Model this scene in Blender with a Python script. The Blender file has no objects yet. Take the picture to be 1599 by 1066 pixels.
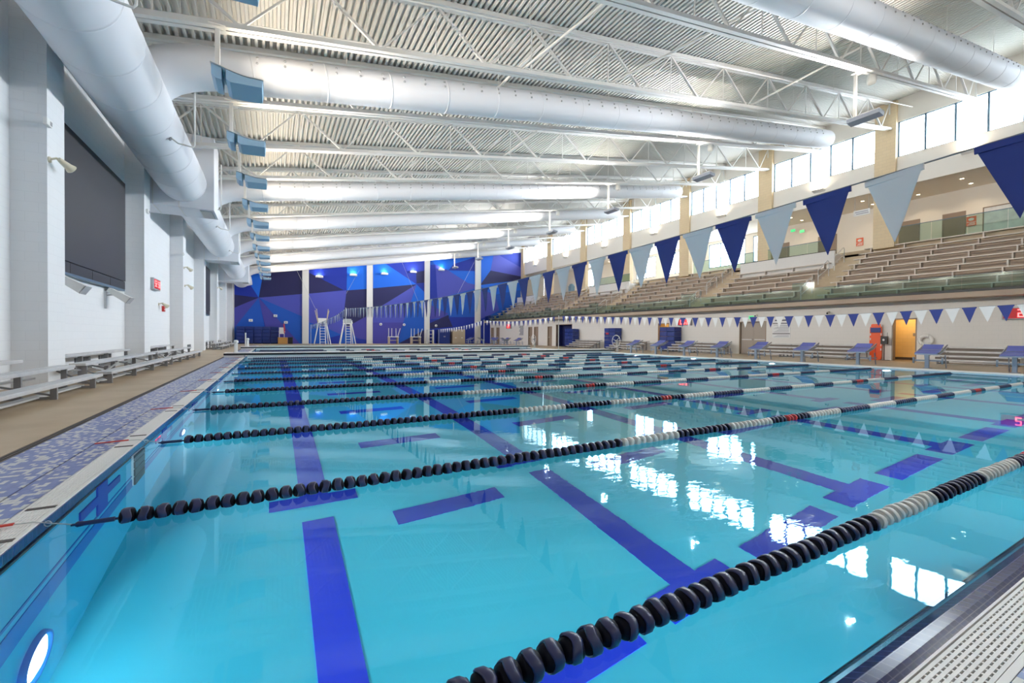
import bpy, bmesh, math, random
from mathutils import Vector, Matrix
random.seed(7)
SC = bpy.context.scene
C = SC.collection
PI = math.pi
ORD = ['first','second','third','fourth','fifth','sixth','seventh','eighth','ninth','tenth','eleventh','twelfth','thirteenth','fourteenth','fifteenth','sixteenth']

# ------------------------------------------------------------------ mesh builder
class MB:
    def __init__(s): s.v=[]; s.f=[]; s.m=[]; s.sm=[]
    def add(s, vs, fs, m=0, smooth=False):
        b=len(s.v); s.v += [tuple(v) for v in vs]
        for f in fs: s.f.append([b+i for i in f]); s.m.append(m); s.sm.append(smooth)
        return s
    def box(s, x0,x1,y0,y1,z0,z1, m=0):
        vs=[(x,y,z) for x in (x0,x1) for y in (y0,y1) for z in (z0,z1)]
        return s.add(vs, [(0,1,3,2),(4,6,7,5),(0,4,5,1),(2,3,7,6),(0,2,6,4),(1,5,7,3)], m)
    def bbox(s, x0,x1,y0,y1,z0,z1, b=.01, m=0):
        """box with chamfered edges"""
        bm=bmesh.new(); bmesh.ops.create_cube(bm,size=1)
        bmesh.ops.scale(bm,vec=(x1-x0,y1-y0,z1-z0),verts=bm.verts)
        bmesh.ops.translate(bm,vec=((x0+x1)/2,(y0+y1)/2,(z0+z1)/2),verts=bm.verts)
        bmesh.ops.bevel(bm,geom=bm.edges[:],offset=b,segments=2,affect='EDGES',profile=.5)
        bm.verts.index_update()
        s.add([v.co[:] for v in bm.verts],[[v.index for v in f.verts] for f in bm.faces],m); bm.free()
        return s
    def quad(s,a,b,c,d,m=0): return s.add([a,b,c,d],[(0,1,2,3)],m)
    def poly(s,pts,m=0): return s.add(pts,[tuple(range(len(pts)))],m)
    def prism(s, pts, axis, a0, a1, m=0):
        """2-D outline extruded along an axis"""
        n=len(pts)
        def P(p,a):
            if axis=='x': return (a,p[0],p[1])
            if axis=='y': return (p[0],a,p[1])
            return (p[0],p[1],a)
        vs=[P(p,a0) for p in pts]+[P(p,a1) for p in pts]
        fs=[tuple(range(n))[::-1], tuple(range(n,2*n))]+[(i,(i+1)%n,n+(i+1)%n,n+i) for i in range(n)]
        return s.add(vs,fs,m)
    def bar(s, p, q, w, h, m=0, up=(0,0,1)):
        """bar of rectangular section between two points"""
        p=Vector(p); q=Vector(q); d=(q-p).normalized(); u=Vector(up)
        if abs(d.dot(u))>.98: u=Vector((0,1,0))
        r=d.cross(u).normalized(); u=r.cross(d)
        vs=[]
        for o in (p,q):
            for a,b in ((-1,-1),(1,-1),(1,1),(-1,1)): vs.append(o+r*(a*w/2)+u*(b*h/2))
        return s.add(vs,[(3,2,1,0),(4,5,6,7),(0,1,5,4),(1,2,6,5),(2,3,7,6),(3,0,4,7)],m)
    def tube(s, pts, r, n=8, m=0, caps=True, smooth=True):
        """round tube through points; r a number or a list"""
        pts=[Vector(p) for p in pts]; k=len(pts)
        rs=r if isinstance(r,(list,tuple)) else [r]*k
        vs=[]; u=None
        for i,p in enumerate(pts):
            d=(pts[min(i+1,k-1)]-pts[max(i-1,0)]).normalized()
            if u is None:
                u=Vector((0,0,1)) if abs(d.z)<.9 else Vector((0,1,0))
            u=(u-d*u.dot(d)).normalized(); w=d.cross(u)
            for j in range(n):
                a=2*PI*j/n; vs.append(p+(u*math.cos(a)+w*math.sin(a))*rs[i])
        fs=[(i*n+j,i*n+(j+1)%n,(i+1)*n+(j+1)%n,(i+1)*n+j) for i in range(k-1) for j in range(n)]
        s.add(vs,fs,m,smooth)
        if caps:
            s.add(vs[:n],[tuple(range(n))[::-1]],m); s.add(vs[-n:],[tuple(range(n))],m)
        return s
    def cyl(s,p,q,r,n=16,m=0): return s.tube([p,q],r,n,m)
    def lathe(s, prof, c=(0,0,0), axis='z', n=16, m=0, smooth=True):
        """profile of (radius, height) turned about an axis through c"""
        vs=[]
        for r,h in prof:
            for j in range(n):
                a=2*PI*j/n; x,y=r*math.cos(a),r*math.sin(a)
                if axis=='z': p=(x,y,h)
                elif axis=='x': p=(h,x,y)
                else: p=(y,h,x)
                vs.append((c[0]+p[0],c[1]+p[1],c[2]+p[2]))
        k=len(prof)
        return s.add(vs,[(i*n+j,i*n+(j+1)%n,(i+1)*n+(j+1)%n,(i+1)*n+j) for i in range(k-1) for j in range(n)],m,smooth)
    def torus(s,c,R,r,axis='z',n=24,k=8,m=0):
        prof=[(R+r*math.cos(2*PI*i/k), r*math.sin(2*PI*i/k)) for i in range(k+1)]
        return s.lathe(prof,c,axis,n,m)
    def mesh(s,name,mats,off=(0,0,0),fix=True):
        me=bpy.data.meshes.new(name)
        ox,oy,oz=off
        me.from_pydata([(x-ox,y-oy,z-oz) for x,y,z in s.v],[],s.f)
        for m in (mats if isinstance(mats,(list,tuple)) else [mats]): me.materials.append(m)
        me.polygons.foreach_set('material_index',s.m); me.polygons.foreach_set('use_smooth',s.sm)
        if fix:
            bm=bmesh.new(); bm.from_mesh(me); bmesh.ops.recalc_face_normals(bm,faces=bm.faces); bm.to_mesh(me); bm.free()
        me.update(); return me
    def build(s,name,mats,parent=None,loc=(0,0,0),fix=True):
        """links the collected shapes as ONE object; loc is its origin in the shapes' own space"""
        o=bpy.data.objects.new(name,s.mesh(name,mats,loc,fix)); C.objects.link(o)
        if parent is not None:
            o.parent=parent
        o.location=loc
        return o

def thing(name,label,cat,loc=(0,0,0),rz=0,group=None):
    o=bpy.data.objects.new(name,None); C.objects.link(o); o.empty_display_size=.1
    o.location=loc; o.rotation_euler=(0,0,rz); o['label']=label; o['category']=cat; o['kind']='thing'
    if group: o['group']=group
    return o
def tag(o,label,cat,group=None,kind='thing'):
    o['label']=label; o['category']=cat; o['kind']=kind
    if group: o['group']=group
    return o
def struct(o,label=None):
    o['kind']='structure'
    if label: o['label']=label
    return o
def dup(root,loc,rz=None,label=None,group=None):
    """a copy of a thing with copies of its parts and sub-parts"""
    r=root.copy(); C.objects.link(r); r.location=loc
    if rz is not None: r.rotation_euler=(0,0,rz)
    if label: r['label']=label
    if group: r['group']=group
    for ch in root.children:
        c=ch.copy(); C.objects.link(c); c.parent=r
        for g in ch.children:
            d=g.copy(); C.objects.link(d); d.parent=c
    return r
def P(mb,name,mat,root):   # a part in its thing's own space
    return mb.build(name,mat,root)
def place(proto,used,loc,rz=0,label=None,group=None):
    if not used:
        used.append(1); proto.location=loc; proto.rotation_euler=(0,0,rz)
        if label: proto['label']=label
        if group: proto['group']=group
        return proto
    return dup(proto,loc,rz,label,group)
def lamp(name,kind,loc,power,color=(1,1,1),target=None,size=.3,size_y=None,spot=None,parent=None):
    l=bpy.data.lights.new(name,kind); l.energy=power; l.color=color
    if kind=='AREA':
        l.shape='RECTANGLE' if size_y else 'DISK'; l.size=size
        if size_y: l.size_y=size_y
    elif kind=='SPOT':
        l.spot_size=spot or 1.6; l.spot_blend=.6; l.shadow_soft_size=size
    else: l.shadow_soft_size=size
    o=bpy.data.objects.new(name,l); C.objects.link(o); o.location=loc
    if target is not None:
        d=Vector(target)-Vector(loc); o.rotation_euler=d.to_track_quat('-Z','Y').to_euler()
    if parent is not None: o.parent=parent
    return o

# ------------------------------------------------------------------ materials
def mat(name,col,rough=.5,metal=0,spec=.5,emit=None,es=0):
    m=bpy.data.materials.new(name); m.use_nodes=True; b=m.node_tree.nodes['Principled BSDF']
    b.inputs['Base Color'].default_value=(*col,1); b.inputs['Roughness'].default_value=rough
    b.inputs['Metallic'].default_value=metal; b.inputs['Specular IOR Level'].default_value=spec
    if emit: b.inputs['Emission Color'].default_value=(*emit,1); b.inputs['Emission Strength'].default_value=es
    return m
def nodes(m): return m.node_tree.nodes, m.node_tree.links, m.node_tree.nodes['Principled BSDF']
def ramp(N,stops,interp='LINEAR'):
    r=N.new('ShaderNodeValToRGB'); r.color_ramp.interpolation=interp
    e=r.color_ramp.elements
    while len(e)<len(stops): e.new(.5)
    for i,(p,c) in enumerate(stops): e[i].position=p; e[i].color=(*c,1)
    return r
def noisy(m,c1,c2,scale=4,detail=4,bump=0):
    N,L,b=nodes(m); g=N.new('ShaderNodeNewGeometry'); n=N.new('ShaderNodeTexNoise')
    n.inputs['Scale'].default_value=scale; n.inputs['Detail'].default_value=detail
    L.new(g.outputs['Position'],n.inputs['Vector'])
    r=ramp(N,[(.3,c1),(.7,c2)]); L.new(n.outputs['Fac'],r.inputs['Fac']); L.new(r.outputs['Color'],b.inputs['Base Color'])
    if bump:
        bp=N.new('ShaderNodeBump'); bp.inputs['Strength'].default_value=bump; bp.inputs['Distance'].default_value=.01
        L.new(n.outputs['Fac'],bp.inputs['Height']); L.new(bp.outputs['Normal'],b.inputs['Normal'])
    return m
def blocks(m,axis,c1,c2,cm,bw=.4,bh=.2,mortar=.008):
    """painted block wall: brick pattern laid on the plane across the given axis"""
    N,L,b=nodes(m); g=N.new('ShaderNodeNewGeometry'); s=N.new('ShaderNodeSeparateXYZ'); c=N.new('ShaderNodeCombineXYZ')
    L.new(g.outputs['Position'],s.inputs[0])
    add=N.new('ShaderNodeMath'); add.operation='ADD'; L.new(s.outputs['X'],add.inputs[0]); L.new(s.outputs['Y'],add.inputs[1])
    L.new(add.outputs[0],c.inputs['X']); L.new(s.outputs['Z'],c.inputs['Y'])
    t=N.new('ShaderNodeTexBrick'); t.inputs['Scale'].default_value=1; t.inputs['Brick Width'].default_value=bw
    t.inputs['Row Height'].default_value=bh; t.inputs['Mortar Size'].default_value=mortar; t.inputs['Bias'].default_value=0
    t.inputs['Color1'].default_value=(*c1,1); t.inputs['Color2'].default_value=(*c2,1); t.inputs['Mortar'].default_value=(*cm,1)
    L.new(c.outputs[0],t.inputs['Vector']); L.new(t.outputs['Color'],b.inputs['Base Color'])
    bp=N.new('ShaderNodeBump'); bp.inputs['Strength'].default_value=.25; bp.inputs['Distance'].default_value=.004; bp.invert=True
    L.new(t.outputs['Fac'],bp.inputs['Height']); L.new(bp.outputs['Normal'],b.inputs['Normal'])
    return m
def mosaic(m,step,cols,grout=(.55,.53,.5),gw=.08):
    """small square tiles, colour drawn at random for every tile"""
    N,L,b=nodes(m); g=N.new('ShaderNodeNewGeometry')
    sc=N.new('ShaderNodeVectorMath'); sc.operation='DIVIDE'; sc.inputs[1].default_value=step if isinstance(step,tuple) else (step,step,step)
    L.new(g.outputs['Position'],sc.inputs[0])
    fl=N.new('ShaderNodeVectorMath'); fl.operation='FLOOR'; L.new(sc.outputs[0],fl.inputs[0])
    mu=N.new('ShaderNodeVectorMath'); mu.operation='MULTIPLY'; mu.inputs[1].default_value=(1,1,0); L.new(fl.outputs[0],mu.inputs[0])
    w=N.new('ShaderNodeTexWhiteNoise'); w.noise_dimensions='3D'; L.new(mu.outputs[0],w.inputs['Vector'])
    r=ramp(N,cols,'CONSTANT'); L.new(w.outputs['Value'],r.inputs['Fac'])
    fr=N.new('ShaderNodeVectorMath'); fr.operation='FRACTION'; L.new(sc.outputs[0],fr.inputs[0])
    s=N.new('ShaderNodeSeparateXYZ'); L.new(fr.outputs[0],s.inputs[0])
    lt=[]
    for a in ('X','Y'):
        q=N.new('ShaderNodeMath'); q.operation='LESS_THAN'; q.inputs[1].default_value=gw; L.new(s.outputs[a],q.inputs[0]); lt.append(q)
    mx=N.new('ShaderNodeMath'); mx.operation='MAXIMUM'; L.new(lt[0].outputs[0],mx.inputs[0]); L.new(lt[1].outputs[0],mx.inputs[1])
    mix=N.new('ShaderNodeMixRGB'); L.new(mx.outputs[0],mix.inputs['Fac']); L.new(r.outputs['Color'],mix.inputs['Color1']); mix.inputs['Color2'].default_value=(*grout,1)
    L.new(mix.outputs[0],b.inputs['Base Color'])
    return m

M={}
M['block']=blocks(mat('painted_block_white',(.8,.81,.83),.55),'x',(.80,.81,.83),(.79,.80,.82),(.765,.775,.795))
M['block2']=blocks(mat('painted_block_cream',(.8,.77,.74),.55),'x',(.77,.75,.73),(.765,.745,.725),(.735,.715,.695))
M['plaster']=mat('cream_plaster',(.83,.79,.73),.6)
M['plasterw']=mat('white_plaster',(.84,.82,.79),.6)
M['beige']=blocks(mat('beige_block_column',(.72,.56,.36),.6),'x',(.72,.57,.37),(.70,.55,.35),(.62,.49,.33))
M['deckroof']=mat('white_painted_roof_deck',(.68,.665,.635),.6)
M['steel']=mat('white_painted_steel',(.77,.755,.73),.55)
M['duct']=mat('white_painted_duct',(.80,.81,.86),.62)
M['tan']=noisy(mat('tan_concrete_deck',(.4,.3,.19),.5),(.40,.295,.185),(.50,.385,.26),1.3,6,.15)
M['stand']=noisy(mat('tan_stand_concrete',(.4,.31,.24),.7),(.40,.315,.245),(.47,.37,.29),.9,4)
M['stair']=noisy(mat('sand_stair_concrete',(.5,.4,.27),.7),(.50,.40,.28),(.58,.47,.33),2,4)
M['seat']=mat('aluminium_plank_tan',(.46,.39,.33),.5,.1)
M['nose']=mat('aluminium_nosing',(.58,.52,.47),.45,.2)
M['alu']=noisy(mat('brushed_aluminium',(.62,.62,.62),.4,.35),(.58,.58,.585),(.70,.70,.70),3,3)
M['aludark']=mat('aluminium_leg_grey',(.32,.32,.33),.45,.4)
M['black']=mat('black_rubber',(.012,.012,.014),.45)
M['dark']=mat('dark_drain_grate',(.05,.035,.03),.5)
M['navyf']=mat('navy_black_float_plastic',(.022,.026,.085),.3)
M['navyin']=mat('shaded_navy_core',(.003,.003,.008),.5,0,.12); M['whitein']=mat('shaded_white_core',(.58,.56,.53),.4); M['redin']=mat('shaded_red_core',(.25,.01,.012),.4)  # cores coloured darker than the bands, for the shade inside hollow floats
M['whitef']=mat('white_float_plastic',(.80,.78,.74),.3)
M['redf']=mat('red_float_plastic',(.55,.02,.025),.3)
M['cable']=mat('dark_blue_cable_sleeve',(.01,.02,.09),.35)
M['wire']=mat('stainless_wire',(.6,.6,.6),.3,.9)
M['redstrap']=mat('red_strap',(.62,.05,.03),.5)
M['pnavy']=mat('navy_pennant_cloth',(.022,.045,.26),.6)
M['pwhite']=mat('pale_pennant_cloth',(.92,.93,.94),.6)
M['cord']=mat('grey_cord',(.25,.26,.28),.6)
M['lampblue']=mat('blue_grey_lamp_housing',(.38,.57,.75),.5)
M['lampwhite']=mat('white_lamp_housing',(.78,.77,.75),.45)
M['lampgrey']=mat('grey_lamp_housing',(.34,.36,.42),.45)
M['screen']=mat('dark_led_screen',(.016,.017,.024),.5)
M['frame']=mat('dark_window_frame',(.10,.17,.24),.4,.2)
M['door']=mat('grey_brown_door',(.30,.23,.18),.5)
M['gap_shade']=mat('gap_shade_brown',(.17,.14,.12),.6)
M['doorl']=mat('grey_door',(.36,.31,.27),.5)
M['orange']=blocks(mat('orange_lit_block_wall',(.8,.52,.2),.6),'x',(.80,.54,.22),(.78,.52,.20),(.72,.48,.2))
M['red']=mat('red_plastic',(.55,.03,.03),.4)
M['orangep']=mat('orange_backboard_plastic',(.85,.10,.015),.35)
M['bluep']=mat('deep_blue_plastic',(.008,.028,.20),.4)
M['blued']=mat('dark_blue_recess',(.008,.014,.10),.5)
M['blocktop']=mat('violet_blue_tread',(.10,.12,.42),.55)
M['blockframe']=mat('grey_blue_block_frame',(.30,.36,.46),.4,.2)
M['grate']=mat('white_gutter_grate',(.88,.85,.82),.45)
M['green']=mat('green_exit_face',(.02,.35,.12),.5,emit=(.02,.6,.18),es=1.2)
M['signw']=mat('white_sign_face',(.78,.79,.80),.5)
M['ink']=mat('dark_sign_ink',(.06,.06,.09),.6)
M['inkg']=mat('grey_sign_ink',(.35,.35,.42),.6)
M['orsign']=mat('orange_red_sign_face',(.72,.16,.08),.5)
M['led']=mat('red_led_digit',(.8,.05,.05),.5,emit=(1,.12,.12),es=4)
M['ledpanel']=mat('red_led_panel',(.30,.01,.015),.5,emit=(1,.01,.03),es=.18)
M['glowwarm']=mat('lit_warm_lens',(1,.9,.7),.4,emit=(1,.82,.55),es=14)
M['glowwhite']=mat('lit_white_lens',(1,1,1),.4,emit=(1,.93,.82),es=9)
M['uwlens']=mat('lit_pool_lens',(1,1,1),.3,emit=(.80,.94,1),es=9)
M['tanp']=mat('tan_cabinet',(.50,.41,.30),.5)
M['wood']=mat('ochre_wood_box',(.50,.26,.07),.6)
M['whitep']=mat('white_plastic',(.86,.855,.84),.4)
M['greyp']=mat('grey_plastic',(.42,.43,.45),.45)
M['beigep']=mat('beige_flood_lamp',(.66,.60,.46),.5)
M['bin']=mat('blue_grey_bin',(.12,.22,.30),.5)
# pool finishes
def pm(name,c,rough=.5): return mat(name,c,rough)
M['pfloor']=noisy(mat('water_tinted_plaster',(.05,.5,.66),.5),(.042,.55,.73),(.055,.59,.76),.5,5)  # white plaster; the cyan that water gives the light is put into its colour
M['pwall']=noisy(mat('water_tinted_pool_wall',(.05,.5,.68),.5),(.03,.50,.76),(.045,.54,.79),.8,4)  # same water tint put into the wall colour
M['pline']=mat('royal_blue_lane_tile',(.002,.022,.40),.45)
M['pstripe']=mat('mid_blue_wall_tile',(.004,.13,.50),.45)
M['coping']=mosaic(mat('navy_coping_tile',(.02,.03,.15),.16,0,.2),.052,[(0,(.010,.018,.095)),(.5,(.013,.022,.115))],(.10,.11,.20),.05)
M['mosaic']=mosaic(mat('blue_white_mosaic',(.4,.4,.5),.35),(.032,.05,.05),[(0,(.12,.16,.40)),(.34,(.15,.19,.44)),(.62,(.64,.62,.58)),(.80,(.58,.56,.54)),(.95,(.33,.35,.50))],(.17,.20,.42),.05)
M['mosaic2']=mosaic(mat('blue_white_tile',(.4,.4,.5),.35),.05,[(0,(.10,.16,.40)),(.4,(.17,.24,.48)),(.6,(.66,.65,.62)),(.8,(.60,.59,.56))],(.50,.49,.48),.06)
M['mN']=mat('mural_navy',(.014,.014,.095),.6); M['mD']=mat('mural_deep_blue',(.006,.028,.36),.6)
M['mB']=mat('mural_blue',(.003,.092,.52),.6); M['mE']=mat('mural_bright_blue',(.002,.14,.74),.6)
M['mV']=mat('mural_violet',(.072,.085,.48),.6); M['mP']=mat('mural_purple',(.062,.058,.38),.6)
def glass(name,tint,refl):
    m=bpy.data.materials.new(name); m.use_nodes=True; N=m.node_tree.nodes; L=m.node_tree.links
    N.remove(N['Principled BSDF']); out=N['Material Output']
    t=N.new('ShaderNodeBsdfTransparent'); t.inputs[0].default_value=(*tint,1)
    g=N.new('ShaderNodeBsdfGlossy'); g.inputs['Roughness'].default_value=.08
    lw=N.new('ShaderNodeLayerWeight'); lw.inputs['Blend'].default_value=.5
    pw=N.new('ShaderNodeMath'); pw.operation='POWER'; pw.inputs[1].default_value=5; L.new(lw.outputs['Facing'],pw.inputs[0])
    f=N.new('ShaderNodeMath'); f.operation='MULTIPLY_ADD'; f.inputs[1].default_value=.5; f.inputs[2].default_value=refl; L.new(pw.outputs[0],f.inputs[0])
    mx=N.new('ShaderNodeMixShader'); L.new(f.outputs[0],mx.inputs[0]); L.new(t.outputs[0],mx.inputs[1]); L.new(g.outputs[0],mx.inputs[2])
    L.new(mx.outputs[0],out.inputs[0]); return m
M['glass']=glass('clear_window_glass',(.96,.99,1),.03)
M['railglass']=glass('greenish_rail_glass',(.73,.83,.80),.012)
def water():
    m=bpy.data.materials.new('pool_water'); m.use_nodes=True; N=m.node_tree.nodes; L=m.node_tree.links
    N.remove(N['Principled BSDF']); out=N['Material Output']
    g=N.new('ShaderNodeBsdfRefraction'); g.inputs['IOR'].default_value=1.333; g.inputs['Roughness'].default_value=0
    g.inputs['Color'].default_value=(.96,.99,1,1)
    gl=N.new('ShaderNodeBsdfGlossy'); gl.inputs['Roughness'].default_value=.015; gl.inputs['Color'].default_value=(.66,.89,1,1)
    fr=N.new('ShaderNodeFresnel'); fr.inputs['IOR'].default_value=1.333
    mx=N.new('ShaderNodeMixShader'); L.new(fr.outputs[0],mx.inputs[0]); L.new(g.outputs[0],mx.inputs[1]); L.new(gl.outputs[0],mx.inputs[2])
    geo=N.new('ShaderNodeNewGeometry')
    mp=N.new('ShaderNodeMapping'); mp.inputs['Rotation'].default_value=(0,0,math.radians(29)); mp.inputs['Scale'].default_value=(.8,1.5,1); L.new(geo.outputs['Position'],mp.inputs[0])
    n1=N.new('ShaderNodeTexNoise'); n1.inputs['Scale'].default_value=5.5; n1.inputs['Detail'].default_value=3; n1.inputs['Roughness'].default_value=.5
    n2=N.new('ShaderNodeTexNoise'); n2.inputs['Scale'].default_value=.22; n2.inputs['Detail'].default_value=1
    L.new(mp.outputs[0],n1.inputs['Vector']); L.new(geo.outputs['Position'],n2.inputs['Vector'])
    r=ramp(N,[(.40,(.04,.04,.04)),(.70,(.22,.22,.22))]); L.new(n2.outputs['Fac'],r.inputs['Fac'])
    # a breeze patch where the surface is ruffled
    ds=N.new('ShaderNodeVectorMath'); ds.operation='DISTANCE'; ds.inputs[1].default_value=(3.2,2.9,0); L.new(geo.outputs['Position'],ds.inputs[0])
    mr=N.new('ShaderNodeMapRange'); mr.interpolation_type='SMOOTHSTEP'
    mr.inputs['From Min'].default_value=.5; mr.inputs['From Max'].default_value=2.6; mr.inputs['To Min'].default_value=1; mr.inputs['To Max'].default_value=0
    L.new(ds.outputs['Value'],mr.inputs['Value'])
    ad=N.new('ShaderNodeMath'); ad.operation='ADD'; L.new(r.outputs['Color'],ad.inputs[0]); L.new(mr.outputs[0],ad.inputs[1])
    mu=N.new('ShaderNodeMath'); mu.operation='MULTIPLY'; L.new(n1.outputs['Fac'],mu.inputs[0]); L.new(ad.outputs[0],mu.inputs[1])
    b=N.new('ShaderNodeBump'); b.inputs['Strength'].default_value=WAVE; b.inputs['Distance'].default_value=.05
    L.new(mu.outputs[0],b.inputs['Height']); 
    for q in (g,gl,fr): L.new(b.outputs['Normal'],q.inputs['Normal'])
    L.new(mx.outputs[0],out.inputs[0]); return m
WAVE=.032
M['water']=water()
# light levels (watts / radiance)
UP_L=340; UP_R=850; BEAM_L=1250; BEAM_R=2700; UW=360; UW_FILL=330; SKY=17.0; EXPO=0.22
FILL=[]; FILLP=100
MURAL=[
 (-3.9,3.06,[
  ('N',[(3.06,9.10),(3.06,6.07),(-1.51,5.42),(-1.07,8.42)]),
  ('V',[(3.06,3.36),(-1.51,5.42),(3.06,6.09)]),
  ('B',[(-1.44,5.40),(3.06,3.36),(3.06,0.06),(2.63,0.06),(2.59,0.10)]),
  ('P',[(-1.51,5.42),(2.81,0.06),(-0.37,0.06),(-1.15,3.53)]),
  ('B',[(-1.51,5.42),(-0.54,0.06),(-3.90,0.06),(-3.90,2.13),(-3.72,2.14)]),
  ('P',[(-3.90,4.22),(-1.51,5.42),(-3.72,2.14),(-3.90,1.84)]),
  ('N',[(-3.90,5.63),(-1.51,5.42),(-3.90,4.15)]),
  ('D',[(-1.51,5.42),(-3.90,5.63),(-3.90,7.96),(-2.26,8.23),(-2.26,6.72)]),
  ('E',[(-1.03,8.43),(-1.51,5.42),(-2.26,6.72),(-2.26,8.23)]),
 ]),
 (3.7,10.6,[
  ('D',[(3.70,9.21),(8.20,9.95),(8.21,6.82),(3.70,6.11)]),
  ('N',[(3.70,8.77),(7.80,6.84),(3.70,6.13)]),
  ('E',[(8.19,9.95),(10.60,10.35),(10.60,7.14),(8.15,6.82)]),
  ('V',[(3.70,6.16),(8.15,6.82),(7.93,4.55),(7.30,3.56),(5.63,2.07),(3.70,2.71)]),
  ('N',[(8.15,6.82),(10.60,7.14),(10.60,3.54),(9.15,2.75),(8.22,2.12),(7.76,3.33)]),
  ('P',[(10.60,3.62),(10.60,0.36),(9.16,0.65),(8.22,2.12),(9.15,2.75)]),
  ('B',[(3.70,0.06),(3.70,2.71),(5.63,2.07),(7.54,1.19),(7.07,0.06)]),
  ('D',[(8.01,0.06),(7.54,1.19),(5.63,0.64),(6.29,0.06)]),
  ('V',[(7.54,1.19),(8.22,2.12),(7.30,3.56),(5.63,2.07)]),
  ('B',[(8.22,2.12),(9.63,0.53),(9.63,0.06),(7.38,0.06),(7.54,1.19)]),
  ('D',[(9.16,0.06),(9.16,0.78),(10.60,0.56),(10.60,0.06)]),
 ]),
 (11.4,18.3,[
  ('E',[(11.40,10.48),(13.04,10.75),(13.04,10.62),(17.20,8.17),(11.40,7.26)]),
  ('D',[(12.94,10.74),(18.30,11.62),(18.30,7.18),(17.20,8.17)]),
  ('N',[(17.12,9.83),(18.30,10.14),(18.30,8.47),(17.20,8.30)]),
  ('N',[(11.40,7.28),(17.20,8.17),(11.95,4.64),(11.40,4.54)]),
  ('V',[(17.20,8.17),(16.35,5.53),(15.38,2.89),(11.40,2.80),(11.40,4.31),(11.95,4.64)]),
  ('P',[(11.40,0.06),(11.40,2.80),(15.38,2.89),(14.63,0.06)]),
  ('E',[(17.20,8.17),(18.30,7.18),(18.30,4.92),(16.35,5.53)]),
  ('B',[(16.35,5.53),(18.30,4.92),(18.30,1.90),(15.06,0.06),(14.63,0.06),(15.38,2.89)]),
  ('N',[(18.30,0.06),(14.77,0.06),(18.30,1.93)]),
 ]),
 (19.1,25.9,[
  ('B',[(19.10,11.75),(25.79,12.86),(25.86,3.61),(19.10,3.44)]),
  ('E',[(19.24,11.77),(25.90,12.87),(25.90,10.61),(21.79,10.43),(19.87,11.03)]),
  ('D',[(22.60,11.42),(25.90,12.69),(25.90,10.68),(21.79,10.43)]),
  ('V',[(19.87,11.11),(21.79,10.43),(24.79,8.86),(25.90,8.70),(25.90,8.10),(20.85,6.46),(20.21,6.20)]),
  ('E',[(21.79,10.43),(25.90,10.68),(25.90,8.70),(24.79,8.86)]),
  ('D',[(19.10,10.98),(19.87,11.11),(20.21,6.20),(19.10,5.88)]),
  ('B',[(19.10,6.04),(25.90,8.11),(25.90,3.93),(19.10,3.74)]),
  ('P',[(19.10,5.48),(21.83,4.28),(20.87,3.64),(19.10,3.45)]),
  ('N',[(19.10,2.89),(21.83,4.13),(22.50,2.44),(19.10,2.09)]),
  ('D',[(21.83,3.82),(25.90,3.93),(25.90,0.06),(19.10,0.06),(19.10,2.09),(22.50,2.44)]),
 ]),
 (26.9,33.85,[
  ('B',[(26.90,13.04),(33.85,14.19),(33.85,3.48),(26.90,3.32)]),
  ('E',[(26.90,13.04),(28.93,13.37),(28.45,10.96),(26.90,8.93)]),
  ('V',[(28.93,13.37),(29.50,13.47),(30.44,13.24),(33.85,11.79),(33.85,10.43),(28.45,10.96)]),
  ('D',[(33.85,14.19),(33.85,11.77),(30.07,13.29),(29.86,13.53)]),
  ('N',[(26.90,8.86),(28.45,10.96),(33.85,10.43),(33.85,9.87),(26.90,8.62)]),
  ('E',[(26.90,8.53),(26.90,8.70),(33.85,9.95),(33.85,8.40),(29.38,7.45),(28.12,7.71)]),
  ('V',[(26.90,7.78),(28.12,7.71),(29.39,6.96),(29.95,5.03),(28.50,4.33),(26.90,3.70)]),
  ('D',[(26.90,0.06),(26.90,3.70),(28.50,4.33),(28.70,0.06)]),
 ]),
]
# ------------------------------------------------------------------ layout (metres; x across the lanes, y down the hall, z=0 the water)
SL=.165                                   # roof slope
def zc(x): return 10.45+SL*x              # underside of the roof deck
def zb(x): return 8.70+SL*x               # truss bottom chord
DK=.06                                    # pool deck level
XL,XLW=-4.05,-4.59                        # left pilaster face, left wall
XR,XW,XB=28.45,33.9,38.0                  # lower right wall, clerestory wall, concourse back wall
YF,YN=58.6,-5.0
PX0,PX1,PY0,PY1=-1.2,21.6,.78,48.0        # pool
ROPES=[1.28+2.25*k for k in range(11)]
COLS=[5.2+7.6*k for k in range(8)]        # pilaster / column centres (y)
BK1,BK2=24.25,36.2

# ---- setting
# floor
mb=MB()
mb.box(XLW-.3,-2.13,YN,YF,-.3,DK)
mb.box(21.95,XR+.3,YN,YF,-.3,DK); mb.box(-2.13,21.95,YN,-.25,-.3,DK); mb.box(-2.13,21.95,PY1+.5,YF,-.3,DK)
struct(mb.build('floor',M['tan']),'tan concrete pool deck')
mb=MB(); mb.box(-2.13,-2.03,-.2,PY1+.5,-.3,DK-.012)
for k in range(3): mb.box(-2.125+.034*k,-2.105+.034*k,-.2,PY1+.5,DK-.02,DK-.002)
struct(mb.build('floor_drain',M['dark']),'dark slotted drain strip between concrete deck and mosaic tiles')
mb=MB(); mb.box(-2.03,-1.575,-.2,PY1+.5,-.3,DK); mb.box(-1.56,-1.37,-.2,PY1+.5,-.3,DK); mb.box(-1.576,-1.559,-.2,PY1+.5,-.3,DK-.006,1)
struct(mb.build('floor_mosaic',[M['mosaic'],M['dark']]),'blue and white mosaic tile band along the left pool edge')
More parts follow.
